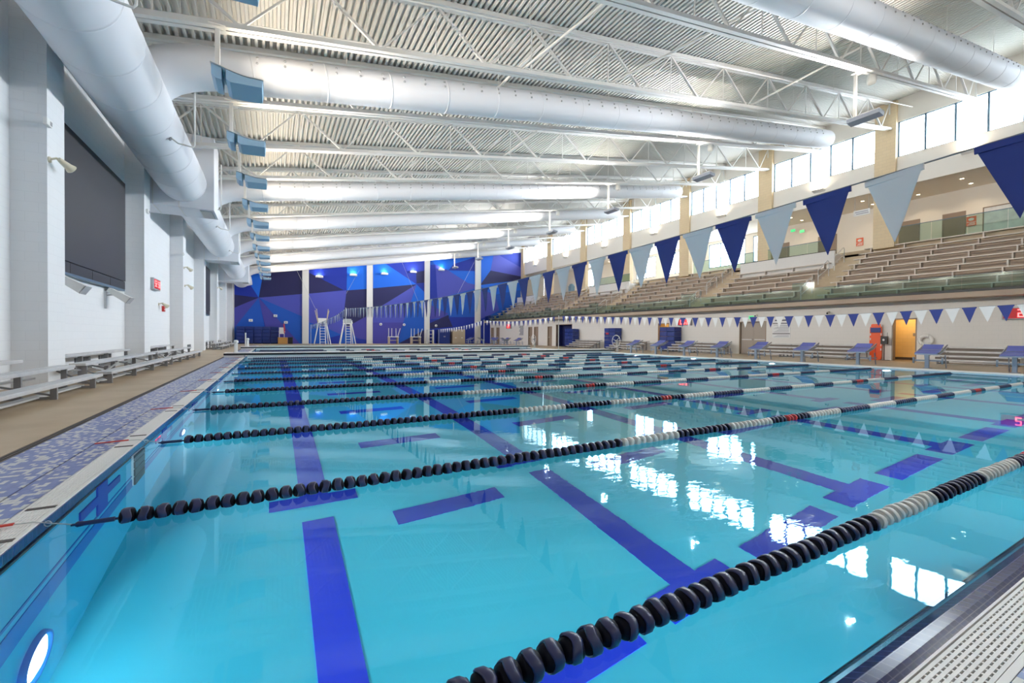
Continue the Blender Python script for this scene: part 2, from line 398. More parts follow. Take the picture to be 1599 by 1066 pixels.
mb=MB(); mb.box(-1.37,21.95,-.25,.44,-.3,DK); struct(mb.build('floor_tile',M['mosaic2']),'blue and white tiled deck at the near pool end')
mb=MB(); mb.box(21.6+.17,21.95,.44,PY1+.5,-.3,DK); mb.box(-1.2,21.77,PY1+.16,PY1+.5,-.3,DK); struct(mb.build('floor_edge',M['tan']),'tan concrete deck edge on the block side')
# gutter grates: bars along the edge over cross ribs
def grate(name,axis,a0,a1,b0,n,pitch,bw,rib,label):
    mb=MB()
    for k in range(n):
        p=b0+k*pitch
        if axis=='x': mb.box(a0,a1,p,p+bw,DK-.022,DK-.004)
        else: mb.box(p,p+bw,a0,a1,DK-.022,DK-.004)
    c=a0; b1=b0+(n-1)*pitch+bw
    while c<a1:
        if axis=='x': mb.box(c,c+rib*.28,b0,b1,DK-.032,DK-.0055)
        else: mb.box(b0,b1,c,c+rib*.28,DK-.032,DK-.0055)
        c+=rib
    if axis=='x': mb.box(a0,a1,b0-.02,b1+.02,-.14,DK-.09,1); mb.box(a0,a1,b0-.028,b0-.004,-.1,DK); mb.box(a0,a1,b1+.004,b1+.024,-.1,DK)
    else: mb.box(b0-.02,b1+.02,a0,a1,-.14,DK-.09,1); mb.box(b0-.024,b0-.004,a0,a1,-.1,DK); mb.box(b1+.004,b1+.02,a0,a1,-.1,DK)
    return struct(mb.build(name,[M['grate'],M['dark']]),label)
grate('floor_grate','x',-1.2,21.6,.466,8,.0175,.0112,.036,'white gutter grate along the near pool end')
grate('floor_grate.001','y',.6,BK1,-1.352,9,.0155,.0095,.06,'white gutter grate along the left pool edge')
grate('floor_grate.002','y',BK1,PY1,-1.352,4,.034,.026,.3,'white gutter grate beyond the bulkhead')
grate('floor_grate.003','y',.6,PY1,21.64,4,.034,.026,.3,'white gutter grate on the block side')
# coping tiles: rounded at the near end, thin elsewhere
mb=MB(); prof=[(.612,-.12),(.612,DK),(.64,DK+.012),(.68,DK+.006),(.72,DK-.018),(.755,DK-.052),(.785,-.03),(.785,-.12)]
mb.prism(prof,'x',-1.2,21.6); struct(mb.build('trim_1',M['coping']),'glossy navy tile coping at the near pool end')
mb=MB(); mb.box(-1.212,-1.19,.78,PY1,-.02,DK-.008); struct(mb.build('trim_2',M['coping']),'thin navy tile line on the left pool edge')
mb=MB(); mb.box(21.58,21.63,.78,PY1,-.14,DK-.01); struct(mb.build('trim_3',M['grate']),'white tile line on the block side')
# basin
mb=MB(); D=-2.0
mb.quad((PX0,PY0,D),(PX1,PY0,D),(PX1,PY1,D),(PX0,PY1,D))
struct(mb.build('floor_pool',M['pfloor'],fix=False),'pool floor tinted aqua by the water')
mb=MB()
mb.quad((PX0,PY0,D),(PX0,PY1,D),(PX0,PY1,-.02),(PX0,PY0,-.02)); mb.quad((PX1,PY0,D),(PX1,PY0,-.02),(PX1,PY1,-.02),(PX1,PY1,D))
mb.quad((PX0,PY0,D),(PX0,PY0,-.02),(PX1,PY0,-.02),(PX1,PY0,D)); mb.quad((PX0,PY1,D),(PX1,PY1,D),(PX1,PY1,-.02),(PX0,PY1,-.02))
struct(mb.build('wall_pool',M['pwall'],fix=False),'pool side walls tinted aqua by the water')
# painted lines on the basin (tile bands a few millimetres proud)
mb=MB(); e=.006
for k in range(8):
    x=.41+2.72*k
    for (a,b,w) in ((2.28,2.57,.86),(5.23,5.46,.9)): mb.box(x-w/2,x+w/2,a,b,D,D+e)
    mb.box(x-.15,x+.15,2.57,4.93,D,D+e); mb.box(x-.15,x+.15,5.46,47,D,D+e)
    if k<7:
        for j in range(11):
            y=2.42+2.25*j-.01*j; mb.box(x+.74,x+1.99,y-.14,y+.13,D,D+e)
struct(mb.build('floor_lines',M['pline']),'royal blue lane lines tiled on the pool floor')
mb=MB()
for xw,s in ((PX0,1),(PX1,-1)):
    a,b=sorted((xw,xw+s*e))
    mb.box(a,b,PY0,47,-1.12,-.90,1); mb.box(a,b,PY0,47,-.82,-.79,1)
    for j in range(10):
        y=2.35+2.25*j
        a2,b2=sorted((xw,xw+s*2*e))
        mb.box(a2,b2,y-.47,y-.13,-.53,-.33,0); mb.box(a2,b2,y+.1,y+.43,-.53,-.33,0); mb.box(a2,b2,y-.13,y+.1,-.80,-.10,0)
struct(mb.build('wall_pool_lines',[M['pline'],M['pstripe']]),'blue target crosses and stripes tiled on the pool side walls')
mb=MB()
mb.box(PX0,PX0+.015,5.42,5.79,-1.09,-.07)
for q in range(4): mb.box(PX0+.01,PX0+.03,5.43,5.78,-1.08+.26*q,-.86+.26*q,1)
o=tag(mb.build('inlet_grille',[M['whitep'],M['black']],loc=(PX0,5.6,-.55)),'dark slatted inlet grille on the left pool wall below water','grille')
# water
mb=MB(); mb.quad((PX0,PY0-.02,0),(PX1,PY0-.02,0),(PX1,PY1,0),(PX0,PY1,0))
o=mb.build('pool_water',M['water'],fix=False); tag(o,'clear still turquoise pool water reflecting the ceiling','water',kind='stuff')

# ---- walls
mb=MB(); mb.box(XLW-.3,XLW,YN,YF+.3,-.3,zc(XLW))
for y in COLS: mb.box(XLW-.01,XL,y-.42,y+.42,DK,zc(XL)-.2)
struct(mb.build('wall_left',M['block']),'white painted block wall with square pilasters')
mb=MB(); mb.box(XLW,XLW+.16,YN,YF,7.86,8.02); struct(mb.build('trim_4',M['plasterw']),'white ledge high on the left wall')
# far wall with the mural
mb=MB(); mb.prism([(XLW-.3,-.3),(XB,-.3),(XB,zc(XB)),(XLW-.3,zc(XLW-.3))],'y',YF+.02,YF+.3,0)
mb.prism([(XLW,8.6+SL*XLW),(XW,8.6+SL*XW),(XW,zc(XW)),(XLW,zc(XLW))],'y',YF-.14,YF+.03,0)
for x in (3.06,10.6,18.3,25.9): mb.prism([(x,DK),(x+.72,DK),(x+.72,8.7+SL*x),(x,8.7+SL*x)],'y',YF-.16,YF+.03,0)
MI={'N':1,'D':2,'B':3,'E':4,'V':5,'P':6}
for x0,x1,ps in MURAL:
    mb.poly([(x0,YF,.06),(x1,YF,.06),(x1,YF,8.6+SL*x1),(x0,YF,8.6+SL*x0)],2)
    for i,(c,pp) in enumerate(ps): mb.poly([(x,YF-.003*(i+1),z) for x,z in pp],MI[c])
struct(mb.build('wall_far',[M['plasterw'],M['mN'],M['mD'],M['mB'],M['mE'],M['mV'],M['mP']],fix=False),'far end wall painted with blue faceted mural between white piers')
# near wall (behind)
mb=MB(); mb.prism([(XLW-.3,-.3),(XB,-.3),(XB,zc(XB)),(XLW-.3,zc(XLW-.3))],'y',YN-.3,YN); struct(mb.build('wall_near',M['plasterw']))
# right lower wall with openings
def wall_open(name,x0,x1,y0,y1,z0,z1,ops,mats,label):
    """wall slab across x, with rectangular openings (ya,yb,za,zb)"""
    mb=MB(); ys=sorted(set([y0,y1]+[v for o in ops for v in o[:2]]))
    for a,b in zip(ys,ys[1:]):
        zz=z0
        for o in sorted([o for o in ops if o[0]<=a+1e-6 and o[1]>=b-1e-6],key=lambda o:o[2]):
            if o[2]>zz+1e-6: mb.box(x0,x1,a,b,zz,o[2])
            zz=o[3]
        if z1>zz+1e-6: mb.box(x0,x1,a,b,zz,z1)
    return struct(mb.build(name,mats),label)
DOORS=[(9.36,10.38,2.25,'o'),(17.0,18.9,2.3,'d'),(25.0,26.2,2.35,'o'),(38.2,41.3,2.55,'b'),(42.1,43.05,2.35,'s'),(45.1,46.1,2.36,'s'),(46.5,47.5,2.36,'s'),(55.5,56.5,2.4,'s'),(57.3,58.3,2.4,'s')]
wall_open('wall_right',XR,XR+.3,YN,YF,-.3,3.12,[(a,b,DK,h) for a,b,h,k in DOORS],M['block2'],'cream painted block wall under the stands')
for i,(a,b,h,k) in enumerate(DOORS):
    root=bpy.data.objects.new('door_%d'%(i+1),None); C.objects.link(root); root.location=(XR,(a+b)/2,DK); root['kind']='structure'
    w=(b-a)/2; H=h-DK
    mb=MB(); mb.box(.0,.3,-w,-w+.06,0,H); mb.box(.0,.3,w-.06,w,0,H); mb.box(0,.3,-w,w,H-.06,H); P(mb,'door_frame',M['door'],root)
    if k=='o':
        mb=MB(); mb.box(1.5,1.6,-w-.3,w+1.6,0,H+.3); P(mb,'passage_wall',M['orange'],root)
        mb=MB(); mb.box(1.47,1.5,-w-.3,w+1.6,0,.14); P(mb,'base_board',M['dark'],root)
        mb=MB(); mb.box(.3,1.5,w+1.5,w+1.6,0,H+.3); mb.box(.3,1.5,-w-.4,-w-.3,0,H+.3); mb.box(.3,1.6,-w-.4,w+1.6,H+.3,H+.4); P(mb,'passage_side',M['block2'],root)
        mb=MB(); mb.box(.3,1.6,-w-.4,w+1.6,-.1,0); P(mb,'passage_floor',M['tan'],root)
        if i==0:
            mb=MB(); mb.box(1.485,1.499,.02,.14,1.28,1.44); mb.box(1.485,1.499,-.12,-.03,1.28,1.56); P(mb,'restroom_plate',M['door'],root)
        lamp('passage_lamp','AREA',(XR+.9,(a+b)/2+.3,h+.28),16,(1,.72,.36),(XR+.9,(a+b)/2+.3,0),.6)
    elif k=='b':
        mb=MB(); mb.box(.9,1.0,-w-.1,w+.1,0,H+.1); P(mb,'door_panel',M['blued'],root)
        mb=MB(); mb.box(.29,.95,-w-.1,-w,0,H+.1); mb.box(.29,.95,w,w+.1,0,H+.1); mb.box(.29,.95,-w-.1,w+.1,H,H+.1); mb.box(.29,.95,-w,w,-.1,0); P(mb,'recess_lining',M['blued'],root)
    else:
        n=2 if k=='d' else 1
        mb=MB(); mb.box(.24,.30,-w,w,0,H); P(mb,'door_backing',M['door'],root)  # added sheet behind the leaf, stops outside light leaking round it
        for q in range(n):
            p0=-w+.06+q*(2*w-.12)/n; p1=p0+(2*w-.12)/n-.01
            mb=MB(); mb.box(.14,.19,p0,p1,.01,H-.07); d=P(mb,'door_panel',M['doorl'] if k=='d' else M['door'],root)
            mb=MB()
            if k=='d': mb.box(.08,.14,p0+.08,p1-.08,.98,1.04)
            else: mb.box(.09,.14,p1-.14,p1-.08,.95,1.1)
            mb.build('door_handle',M['alu'],d)
# balcony slab and stands base
mb=MB(); mb.box(27.45,28.6,YN,YF,3.10,3.36); struct(mb.build('floor_balcony',M['stand']),'tan concrete balcony edge under the glass rail')
mb=MB(); mb.box(28.5,XR+.3,YN,YF,3.0,3.4)
SECT=[(3.0,13.85,9),(15.2,21.9,7),(23.3,33.0,9),(34.4,41.0,7),(42.4,52.0,9),(53.4,58.5,7)]
AISLE=[(13.85,15.2),(21.9,23.3),(33.0,34.4),(41.0,42.4),(52.0,53.4)]
for (a,b,n) in SECT:
    a2=-5 if a==3.0 else a
    for k in range(n):
        mb.box(28.2+.7*k+.26,34.6,a2,b,3.36+.412*(k-1)+.0,3.36+.412*k)
struct(mb.build('floor_stands',M['stand']),'tan stepped concrete of the spectator stands')
mb=MB()
for (a,b) in AISLE:
    for k in range(18):
        mb.box(28.2+.35*k+.1,34.6,a,b,3.36+.206*(k-1),3.36+.206*k)
struct(mb.build('floor_aisles',M['stair']),'sand coloured concrete aisle stairs in the stands')
mb=MB(); mb.box(34.25,XB+.3,YN,YF,6.2,7.05); struct(mb.build('floor_concourse',M['stair']),'concourse floor behind the stands')
mb=MB()
for (a,b,n) in SECT:
    if n==7 : mb.box(33.0,33.14,a-.0,b,5.9,7.10,0); mb.box(33.14,34.7,a,b,5.4,6.9,0); mb.box(32.98,33.16,a,b,7.10,7.14,1)
struct(mb.build('wall_parapet',[M['block2'],M['black']]),'pale parapet with black cap above the short seating blocks')
# clerestory wall
WB=[(COLS[k]+.55,COLS[k+1]-.55) for k in range(7)]+[(COLS[0]-7.05,COLS[0]-.55)]
ops=[(a,b,12.45,14.62) for a,b in WB]
wall_open('wall_clerestory',XW,XW+.25,YN,YF,10.62,zc(XW)+.05,ops,M['plaster'],'cream upper wall with a band of high windows')
mb=MB()
for y in COLS: mb.box(XW-.22,XW+.28,y-.54,y+.54,6.9,zc(XW)-.1)
struct(mb.build('trim_5',M['beige']),'beige block columns between the high windows')
for i,(a,b) in enumerate(WB):
    root=bpy.data.objects.new('window_%d'%(i+1),None); C.objects.link(root); root.location=(XW,(a+b)/2,12.45); root['kind']='structure'
    w=(b-a)/2; H=2.17
    mb=MB(); mb.box(.06,.16,-w,-w+.07,0,H); mb.box(.06,.16,w-.07,w,0,H); mb.box(.06,.16,-w,w,0,.05); mb.box(.06,.16,-w,w,H-.05,H); P(mb,'window_frame',M['frame'],root)
    for q in range(1,5):
        y=-w+2*w*q/5; mb=MB(); mb.box(.02,.16,y-.05,y+.05,.05,H-.05); P(mb,'mullion',M['frame'],root)
    mb=MB(); mb.quad((.11,-w+.05,.03),(.11,w-.05,.03),(.11,w-.05,H-.03),(.11,-w+.05,H-.03)); P(mb,'window_pane',M['glass'],root)
# concourse back wall, ceiling
BW=[(23.55,24.0),(24.75,28.55),(31.2,34.2),(35.4,38.4),(46.2,47.6)]
wall_open('wall_concourse',XB,XB+.25,YN,YF,6.7,10.75,[(a,b,8.05,10.35) for a,b in BW],M['plaster'],'cream back wall of the concourse')
for i,(a,b) in enumerate(BW):
    root=bpy.data.objects.new('window_%d'%(i+9),None); C.objects.link(root); root.location=(XB,(a+b)/2,8.05); root['kind']='structure'
    w=(b-a)/2; H=2.3; mb=MB()
    mb.box(-.02,.1,-w,-w+.06,0,H); mb.box(-.02,.1,w-.06,w,0,H); mb.box(-.02,.1,-w,w,0,.06); mb.box(-.02,.1,-w,w,H-.06,H); P(mb,'window_frame',M['frame'],root)
    n=max(1,round((b-a)/1.3))
    for q in range(1,n):
        y=-w+2*w*q/n; mb=MB(); mb.box(-.03,.1,y-.04,y+.04,.06,H-.06); P(mb,'mullion',M['frame'],root)
    mb=MB(); mb.quad((.05,-w+.05,.03),(.05,w-.05,.03),(.05,w-.05,H-.03),(.05,-w+.05,H-.03)); P(mb,'window_pane',M['glass'],root)
mb=MB(); mb.box(XW+.2,XB+.25,YN,YF,10.62,10.8); struct(mb.build('ceiling_concourse',M['plaster']),'plain concourse ceiling')
# doors on the concourse
for i,(a,b,g) in enumerate([(9.45,6.6,1),(11.28,10.3,0),(13.9,12.5,0),(18.6,17.4,0),(21.9,20.9,0)]):
    a,b=b,a
    root=bpy.data.objects.new('door_%d'%(i+10),None); C.objects.link(root); root.location=(XB,(a+b)/2,7.05); root['kind']='structure'; w=(b-a)/2
    mb=MB(); mb.box(-.05,.02,-w-.05,-w,0,2.2); mb.box(-.05,.02,w,w+.05,0,2.2); mb.box(-.05,.02,-w,w,2.14,2.2); P(mb,'door_frame',M['door'],root)
    mb=MB(); mb.box(-.03,.02,-w,w,0,2.14); d=P(mb,'door_panel',M['alu'] if g else M['door'],root)
# ceiling: ribbed steel deck running down the hall
mb=MB(); pt=.203; n=int((XB+.3-XLW+.3)/pt); prof=[]
for k in range(n):
    x=XLW-.3+k*pt
    prof+= [(x,zc(x)+.115),(x+.085,zc(x)+.115),(x+.105,zc(x)),(x+.183,zc(x))]
vs=[(x,YN-.3,z) for x,z in prof]+[(x,YF+.3,z) for x,z in prof]; k=len(prof)
mb.add(vs,[(i,i+1,k+i+1,k+i) for i in range(k-1)])
mb.quad((XLW-.4,YN-.4,zc(XLW)+.2),(XB+.4,YN-.4,zc(XB)+.2),(XB+.4,YF+.4,zc(XB)+.2),(XLW-.4,YF+.4,zc(XLW)+.2))
struct(mb.build('ceiling',M['deckroof'],fix=False),'white ribbed steel roof deck')
# ------------------------------------------------------------------ roof trusses
TY=[5.0+3.8*k for k in range(14)]
x0,x1=XLW+.05,XW-.1
TRN=[]
def mk_truss():
    r=thing('roof_truss','x','truss',(0,0,0),0,'roof trusses')
    for dy in (-.085,.085):
        mb=MB(); mb.bar((x0,dy,zb(x0)),(x1,dy,zb(x1)),.13,.12); P(mb,'bottom_chord',M['steel'],r)
    for dy in (-.085,.085):
        mb=MB(); mb.bar((x0,dy,zc(x0)-.1),(x1,dy,zc(x1)-.1),.13,.14); P(mb,'top_chord',M['steel'],r)
    x=x0+.5; i=0
    while x<x1-1:
        a=(x,0,zb(x)+.05); q=min(x+1.63,x1-.1); b=(q,0,zc(q)-.15); c=min(q+1.7,x1-.05)
        for dy in (-.045,.045): pass
        mb=MB(); mb.bar(a,b,.05,.05); P(mb,'web_member',M['steel'],r)
        mb=MB(); mb.bar(b,(c,0,zb(c)+.05),.085,.075); P(mb,'web_member',M['steel'],r)
        mb=MB(); mb.bar((q,0,zb(q)+.05),(q,0,zc(q)-.15),.035,.035); P(mb,'web_post',M['steel'],r)
        x=c
    return r
tr=mk_truss(); used=[]
for i,y in enumerate(TY):
    lab=('white steel lattice roof truss, %s counting from the camera end'%ORD[i]) if i<10 else ('white steel lattice roof truss, %s from the far mural wall'%ORD[13-i])
    place(tr,used,(0,y,0),0,lab)
# sprinkler and conduit pipes along the trusses
for i,(y,dz) in enumerate([(11.4,.75),(13.3,.62),(18.4,.7),(26.0,.75),(7.4,.85)]):
    r=thing('sprinkler_pipe','thin white sprinkler pipe under the roof deck in the %s truss bay from the camera'%['third','second','fourth','sixth','first'][i] if i not in (0,1) else ('thin white sprinkler pipe under the deck just before the third truss' if i==0 else 'thin white sprinkler pipe under the deck just after the third truss'),'pipe',(0,y,0))
    mb=MB(); mb.tube([(XLW+.3,0,zb(XLW)+dz),(XW-.5,0,zb(XW)+dz)],.022,6); P(mb,'pipe',M['steel'],r)
    for k in range(8):
        x=-2+4.4*k; mb=MB(); mb.tube([(x,0,zb(x)+dz),(x,0,zc(x)+.02)],.008,5); P(mb,'hanger',M['steel'],r)
# long sway braces between trusses
for i,(xa,ya,xb_,yb_) in enumerate([(9.5,8.8,7.2,12.6),(15.0,8.8,11.0,12.6),(22.5,8.8,19.5,12.6),(8.5,12.6,6.8,16.4),(25.6,5.0,23.5,8.8),(12.5,16.4,10.5,20.2)]):
    mb=MB(); mb.tube([(xa,ya,zc(xa)-.2),(xb_,yb_,zb(xb_)+.1)],.045,8)
    o=mb.build('sway_brace',M['steel'],loc=(xa,ya,zc(xa)-.2)); tag(o,'white diagonal brace rod from truss top to next truss, %s of six'%ORD[i],'brace','braces between trusses')

# ------------------------------------------------------------------ ducts
def ringed(path,R,seams=(),n=32):
    """a round duct through points with thin raised seams"""
    return path
mb=MB(); AX,AZ,AR=-3.12,7.1,.78
pts=[];rs=[]; y=YN+.2
ys=[y]
while y<55.5:
    y+=1.5; ys+= [y-.02,y-.015,y+.015,y+.02]
for k,yy in enumerate(ys):
    if k and k%4==1: pts.append((AX,yy-.03,AZ)); rs.append(AR)
    pts.append((AX,yy,AZ)); rs.append(AR+(.010 if k%4 in (2,3) and k>0 else 0))
    if k and k%4==0: pts.append((AX,yy+.03,AZ)); rs.append(AR)
end=ys[-1]
for a in range(1,7):
    t=a/6*PI/2; pts.append((AX+.9*(1-math.cos(t)),end+.9*math.sin(t)*.9,AZ+.25*a/6)); rs.append(AR-.03*a)
r=thing('supply_duct','big white round duct running along the left wall below the roof','duct',(0,0,0))
mb.tube(pts,rs,36); P(mb,'duct_shell',M['duct'],r)
for i,yy in enumerate([9.2,15.2,22.3,26.4,33.6]):
    mb=MB(); mb.tube([(AX+.62,yy,AZ-.5),(AX+.78,yy,AZ-.62),(AX+1.12,yy,AZ-.66),(AX+1.16,yy+.0,AZ-.6),(AX+1.16,yy,zb(AX+1.2))],.022,8)
    P(mb,'hanger_rod',M['steel'],r)
    mb=MB(); mb.lathe([(.0,.0),(.05,.0),(.055,.03),(.0,.035)],(0,0,0),'z',12); 
    o=P(mb,'sensor_cap',M['greyp'],r); o.location=(AX+.6,yy,AZ-.53); o.rotation_euler=(0,math.radians(128),0)
# tees and cross ducts
DU=[(6.9,.54),(14.5,.52),(25.9,.50),(33.5,.47),(41.1,.46),(48.7,.46),(56.2,.45)]
nzm=MB().lathe([(.0,0),(.035,0),(.03,.03),(0,.032)],(0,0,0),'z',8).mesh('duct_nozzle',M['greyp'])
dz=8.62
for i,(yc,R) in enumerate(DU):
    xe=[31.6,30.3,30.4,30.5,30.6,30.6,30.8][i]
    pts=[];rs=[]
    for t in range(9):
        a=t/8*PI/2; s=math.sin(a); c=1-math.cos(a)
        pts.append((AX+.05+2.1*c, yc, 7.2+(dz+SL*(AX+2.15)-7.2)*s)); rs.append(R*1.22-(.22*R)*t/8)
    x=AX+2.2+.4
    while x<xe-.6:
        for d_,rr in ((-.04,0),(-.014,0),(-.008,.008),(.008,.008),(.014,0),(.04,0)): pts.append((x+d_,yc,dz+SL*(x+d_))); rs.append(R+rr)
        x+=1.9
    for d_,rr in ((-.12,1),(-.05,.97),(0,.88)): pts.append((xe+d_,yc,dz+SL*(xe+d_))); rs.append(R*rr)
    lab='white round cross duct sloping up to the right, %s counting from the camera'%ORD[i]
    if i==6: lab='white round cross duct nearest the blue mural wall'
    r=thing('cross_duct',lab,'duct',(0,yc,0),0,'cross ducts')
    mb=MB(); mb.tube([(a,b-yc,c) for a,b,c in pts],rs,32 if i<3 else 24); P(mb,'duct_shell',M['duct'],r)
    if i<3:
        for row,an in ((0,28),(1,8)):
            for k in range(45):
                x=-.4+.68*k
                if x>xe-.8: break
                o=bpy.data.objects.new('duct_nozzle',nzm); C.objects.link(o); o.parent=r
                a=math.radians(an); o.location=(x,-math.cos(a)*(R-.004),dz+SL*x+math.sin(a)*(R-.004)); o.rotation_euler=(PI/2-a,0,0)
    for k in range(6):
        x=2+5.3*k; mb=MB(); mb.tube([(x,0,dz+SL*x+R-.02),(x,0,zc(x)+.02)],.012,6); P(mb,'hanger_rod',M['steel'],r)
# plenum boxes crossing the main duct
for i,yy in enumerate([21.1,35.1,48.6]):
    r=thing('plenum_box','white rectangular duct box from left wall around the long duct, %s from camera'%['nearest','second','farthest'][i],'duct',(XLW,yy,6.1),0,'wall duct boxes')
    mb=MB(); mb.bbox(0,2.5,0,1.6,0,2.9,.015); b=P(mb,'box_shell',M['duct'],r)
    for x in (.55,1.35): 
        mb=MB(); mb.box(x,x+.03,-.012,1.612,-.012,2.6); P(mb,'seam_flange',M['steel'],r)
    mb=MB(); mb.box(2.0,2.42,.2,1.4,-.02,-.004)
    for q in range(7): mb.bar((2.03+.055*q,.2,-.03),(2.03+.055*q,1.4,-.03),.035,.012,1)
    P(mb,'louvre_grille',[M['greyp'],M['steel']],r)

# ------------------------------------------------------------------ hanging uplights
def mk_up():
    r=thing('uplight','x','ceiling light',(0,0,0),0,'uplights along the left trusses')
    mb=MB(); mb.prism([(-.13,.12),(-.13,-.10),(-.05,-.15),(.60,-.11),(.62,.06),(.25,.05),(.05,.08)],'y',-.42,.42)
    P(mb,'housing',M['lampblue'],r)
    mb=MB(); mb.prism([(-.42,.20),(-.42,-.02),(-.34,-.11),(-.22,-.12),(-.22,.15)],'y',-.38,.38); P(mb,'ballast_box',M['lampblue'],r)
    mb=MB(); mb.prism([(-.44,.215),(-.22,.165),(-.13,.135),(.05,.095),(.25,.065),(.63,.075),(.63,.095),(.25,.085),(.06,.115),(-.13,.155),(-.22,.185),(-.44,.235)],'y',-.43,.43); P(mb,'top_cover',M['lampwhite'],r)
    mb=MB(); mb.box(.28,.58,-.32,.32,.096,.102); P(mb,'lens',M['glowwarm'],r)
    mb=MB(); mb.box(-.38,-.28,-.05,.05,.21,1.25); P(mb,'pole',M['steel'],r)
    mb=MB(); mb.box(-.5,-.16,-.2,.2,1.25,1.28); P(mb,'clamp_plate',M['steel'],r)
    return r
WARM=(1,.86,.68); WARMR=(1,.93,.84)
def left_lamps(y,zz,k):
    lamp('uplight_lamp','SPOT',(-.40,y,zz+.25),UP_L*k,WARM,(3.2,y,zz+4.2),.06,spot=2.75).data.spot_blend=1
    lamp('fill_beam','SPOT',(-.10,y,zz+.25),BEAM_L*k,WARMR,(9.9,y,zz-.2),.05,spot=2.0).data.spot_blend=1  # added level spot, fills the stands and the wall below them
def right_lamps(X,y,zz,k=1):
    lamp('uplight_lamp','SPOT',(X-.1,y,zz+.30),UP_R*k,WARMR,(X-5,y,zz+4.0),.06,spot=2.75).data.spot_blend=1
    lamp('fill_beam','SPOT',(X-.45,y,zz+.25),BEAM_R*k,(.92,.96,1),(X-10.4,y,zz+.25),.05,spot=2.1).data.spot_blend=1  # added level spot, fills the left wall
u=mk_up(); used=[]
for i,y in enumerate(TY[1:]):
    zz=zb(-.85)-1.34
    lab=('blue grey hanging uplight on the left row, %s counting from the camera'%ORD[i]) if i<8 else ('blue grey hanging uplight on the left row, %s counting from the mural wall'%ORD[12-i])
    place(u,used,(-.85,y,zz),0,lab)
    left_lamps(y,zz,1)
for i,y in enumerate((5.0,1.2,-2.6)):
    zz=zb(-.85)-1.34
    dup(u,(-.85,y,zz),0,'blue grey hanging uplight of the left row beyond the top edge, %s back'%ORD[i])
    left_lamps(y,zz,.55)
def mk_upr():
    r=thing('panel_uplight','x','ceiling light',(0,0,0),0,'uplights along the right trusses')
    mb=MB(); mb.prism([(-.24,.08),(-.22,-.06),(.16,-.12),(.22,-.08),(.22,.04)],'y',-.62,.50); P(mb,'housing',M['lampgrey'],r)
    mb=MB(); mb.prism([(-.25,.08),(.23,.04),(.23,.06),(-.25,.11)],'y',-.63,.51); P(mb,'top_cover',M['lampwhite'],r)
    mb=MB(); mb.box(-.16,.10,-.5,.2,.098,.106); o=P(mb,'lens',M['glowwarm'],r)
    mb=MB(); mb.box(-.05,.05,.25,.35,.05,1.95); P(mb,'pole',M['steel'],r)
    mb=MB(); mb.box(-.16,.16,-.1,.40,1.93,2.0); P(mb,'clamp_plate',M['steel'],r)
    mb=MB(); mb.lathe([(0,-.16),(.13,-.16),(.17,-.1),(.17,.16),(0,.2)],(.65,0,1.75),'z',14); P(mb,'speaker_can',M['lampwhite'],r)
    mb=MB(); mb.box(.5,.8,-.02,.02,1.88,1.98); P(mb,'can_bracket',M['steel'],r)
    return r
u=mk_upr(); used=[]
for i,k in enumerate((1,3,5,7,9,11,13)):
    y=TY[k]; X=21.2; zz=zb(X)-1.98
    place(u,used,(X,y,zz),0,'wide grey uplight hung on a pole near the stands, %s from the camera'%ORD[i] if i<5 else 'wide grey uplight hung on a pole, %s from the mural wall'%ORD[6-i])
    right_lamps(X,y,zz)
for i,y in enumerate((1.2,-3.6)):
    X=21.2; zz=zb(X)-1.98
    dup(u,(X,y,zz),0,'wide grey uplight of the right row beyond the right edge, %s back'%ORD[i])
    right_lamps(X,y,zz,.5)
# wall wedge lights under the high windows
def mk_sc():
    r=thing('wall_wedge_light','x','wall light',(0,0,0),0,'wedge lights under the high windows')
    mb=MB(); mb.prism([(0,.05),(-.34,.05),(-.36,.02),(-.08,-.08),(0,-.09)],'y',-.36,.36); P(mb,'housing',M['lampwhite'],r)
    mb=MB(); mb.box(-.30,-.04,-.30,.30,.052,.058); P(mb,'lens',M['glowwarm'],r)
    return r
s=mk_sc(); used=[]
for i in range(7):
    y=COLS[i]+3.8
    place(s,used,(XW,y,11.62),0,('white wedge wall light below the high windows, %s bay from the camera'%ORD[i]) if i<5 else ('white wedge wall light below the high windows, %s bay from the mural'%ORD[6-i]))
    lamp('wedge_lamp','AREA',(XW-.25,y,11.75),26,WARM,(XW-.05,y,14),.3,.6)
# mural wall lights
def mk_ml():
    r=thing('mural_light','x','wall light',(0,0,0),0,'lights on the mural wall')
    mb=MB(); mb.bbox(-.44,.44,-.28,0,-.16,.06,.03); P(mb,'housing',M['lampwhite'],r)
    mb=MB(); mb.box(-.38,.38,-.25,-.04,.061,.068); P(mb,'lens',M['glowwhite'],r)
    return r
s=mk_ml(); used=[]
ML=[(4.95,8.35),(8.95,8.85),(12.85,9.3),(16.7,9.85),(20.7,10.45)]
for i,(x,z) in enumerate(ML):
    place(s,used,(x,YF-.03,z),0,'white box light washing up the blue mural, %s from the left'%ORD[i])
    lamp('mural_lamp','AREA',(x,YF-.25,z+.09),34,(.85,.92,1),(x,YF-.12,z+3),.25,.7)
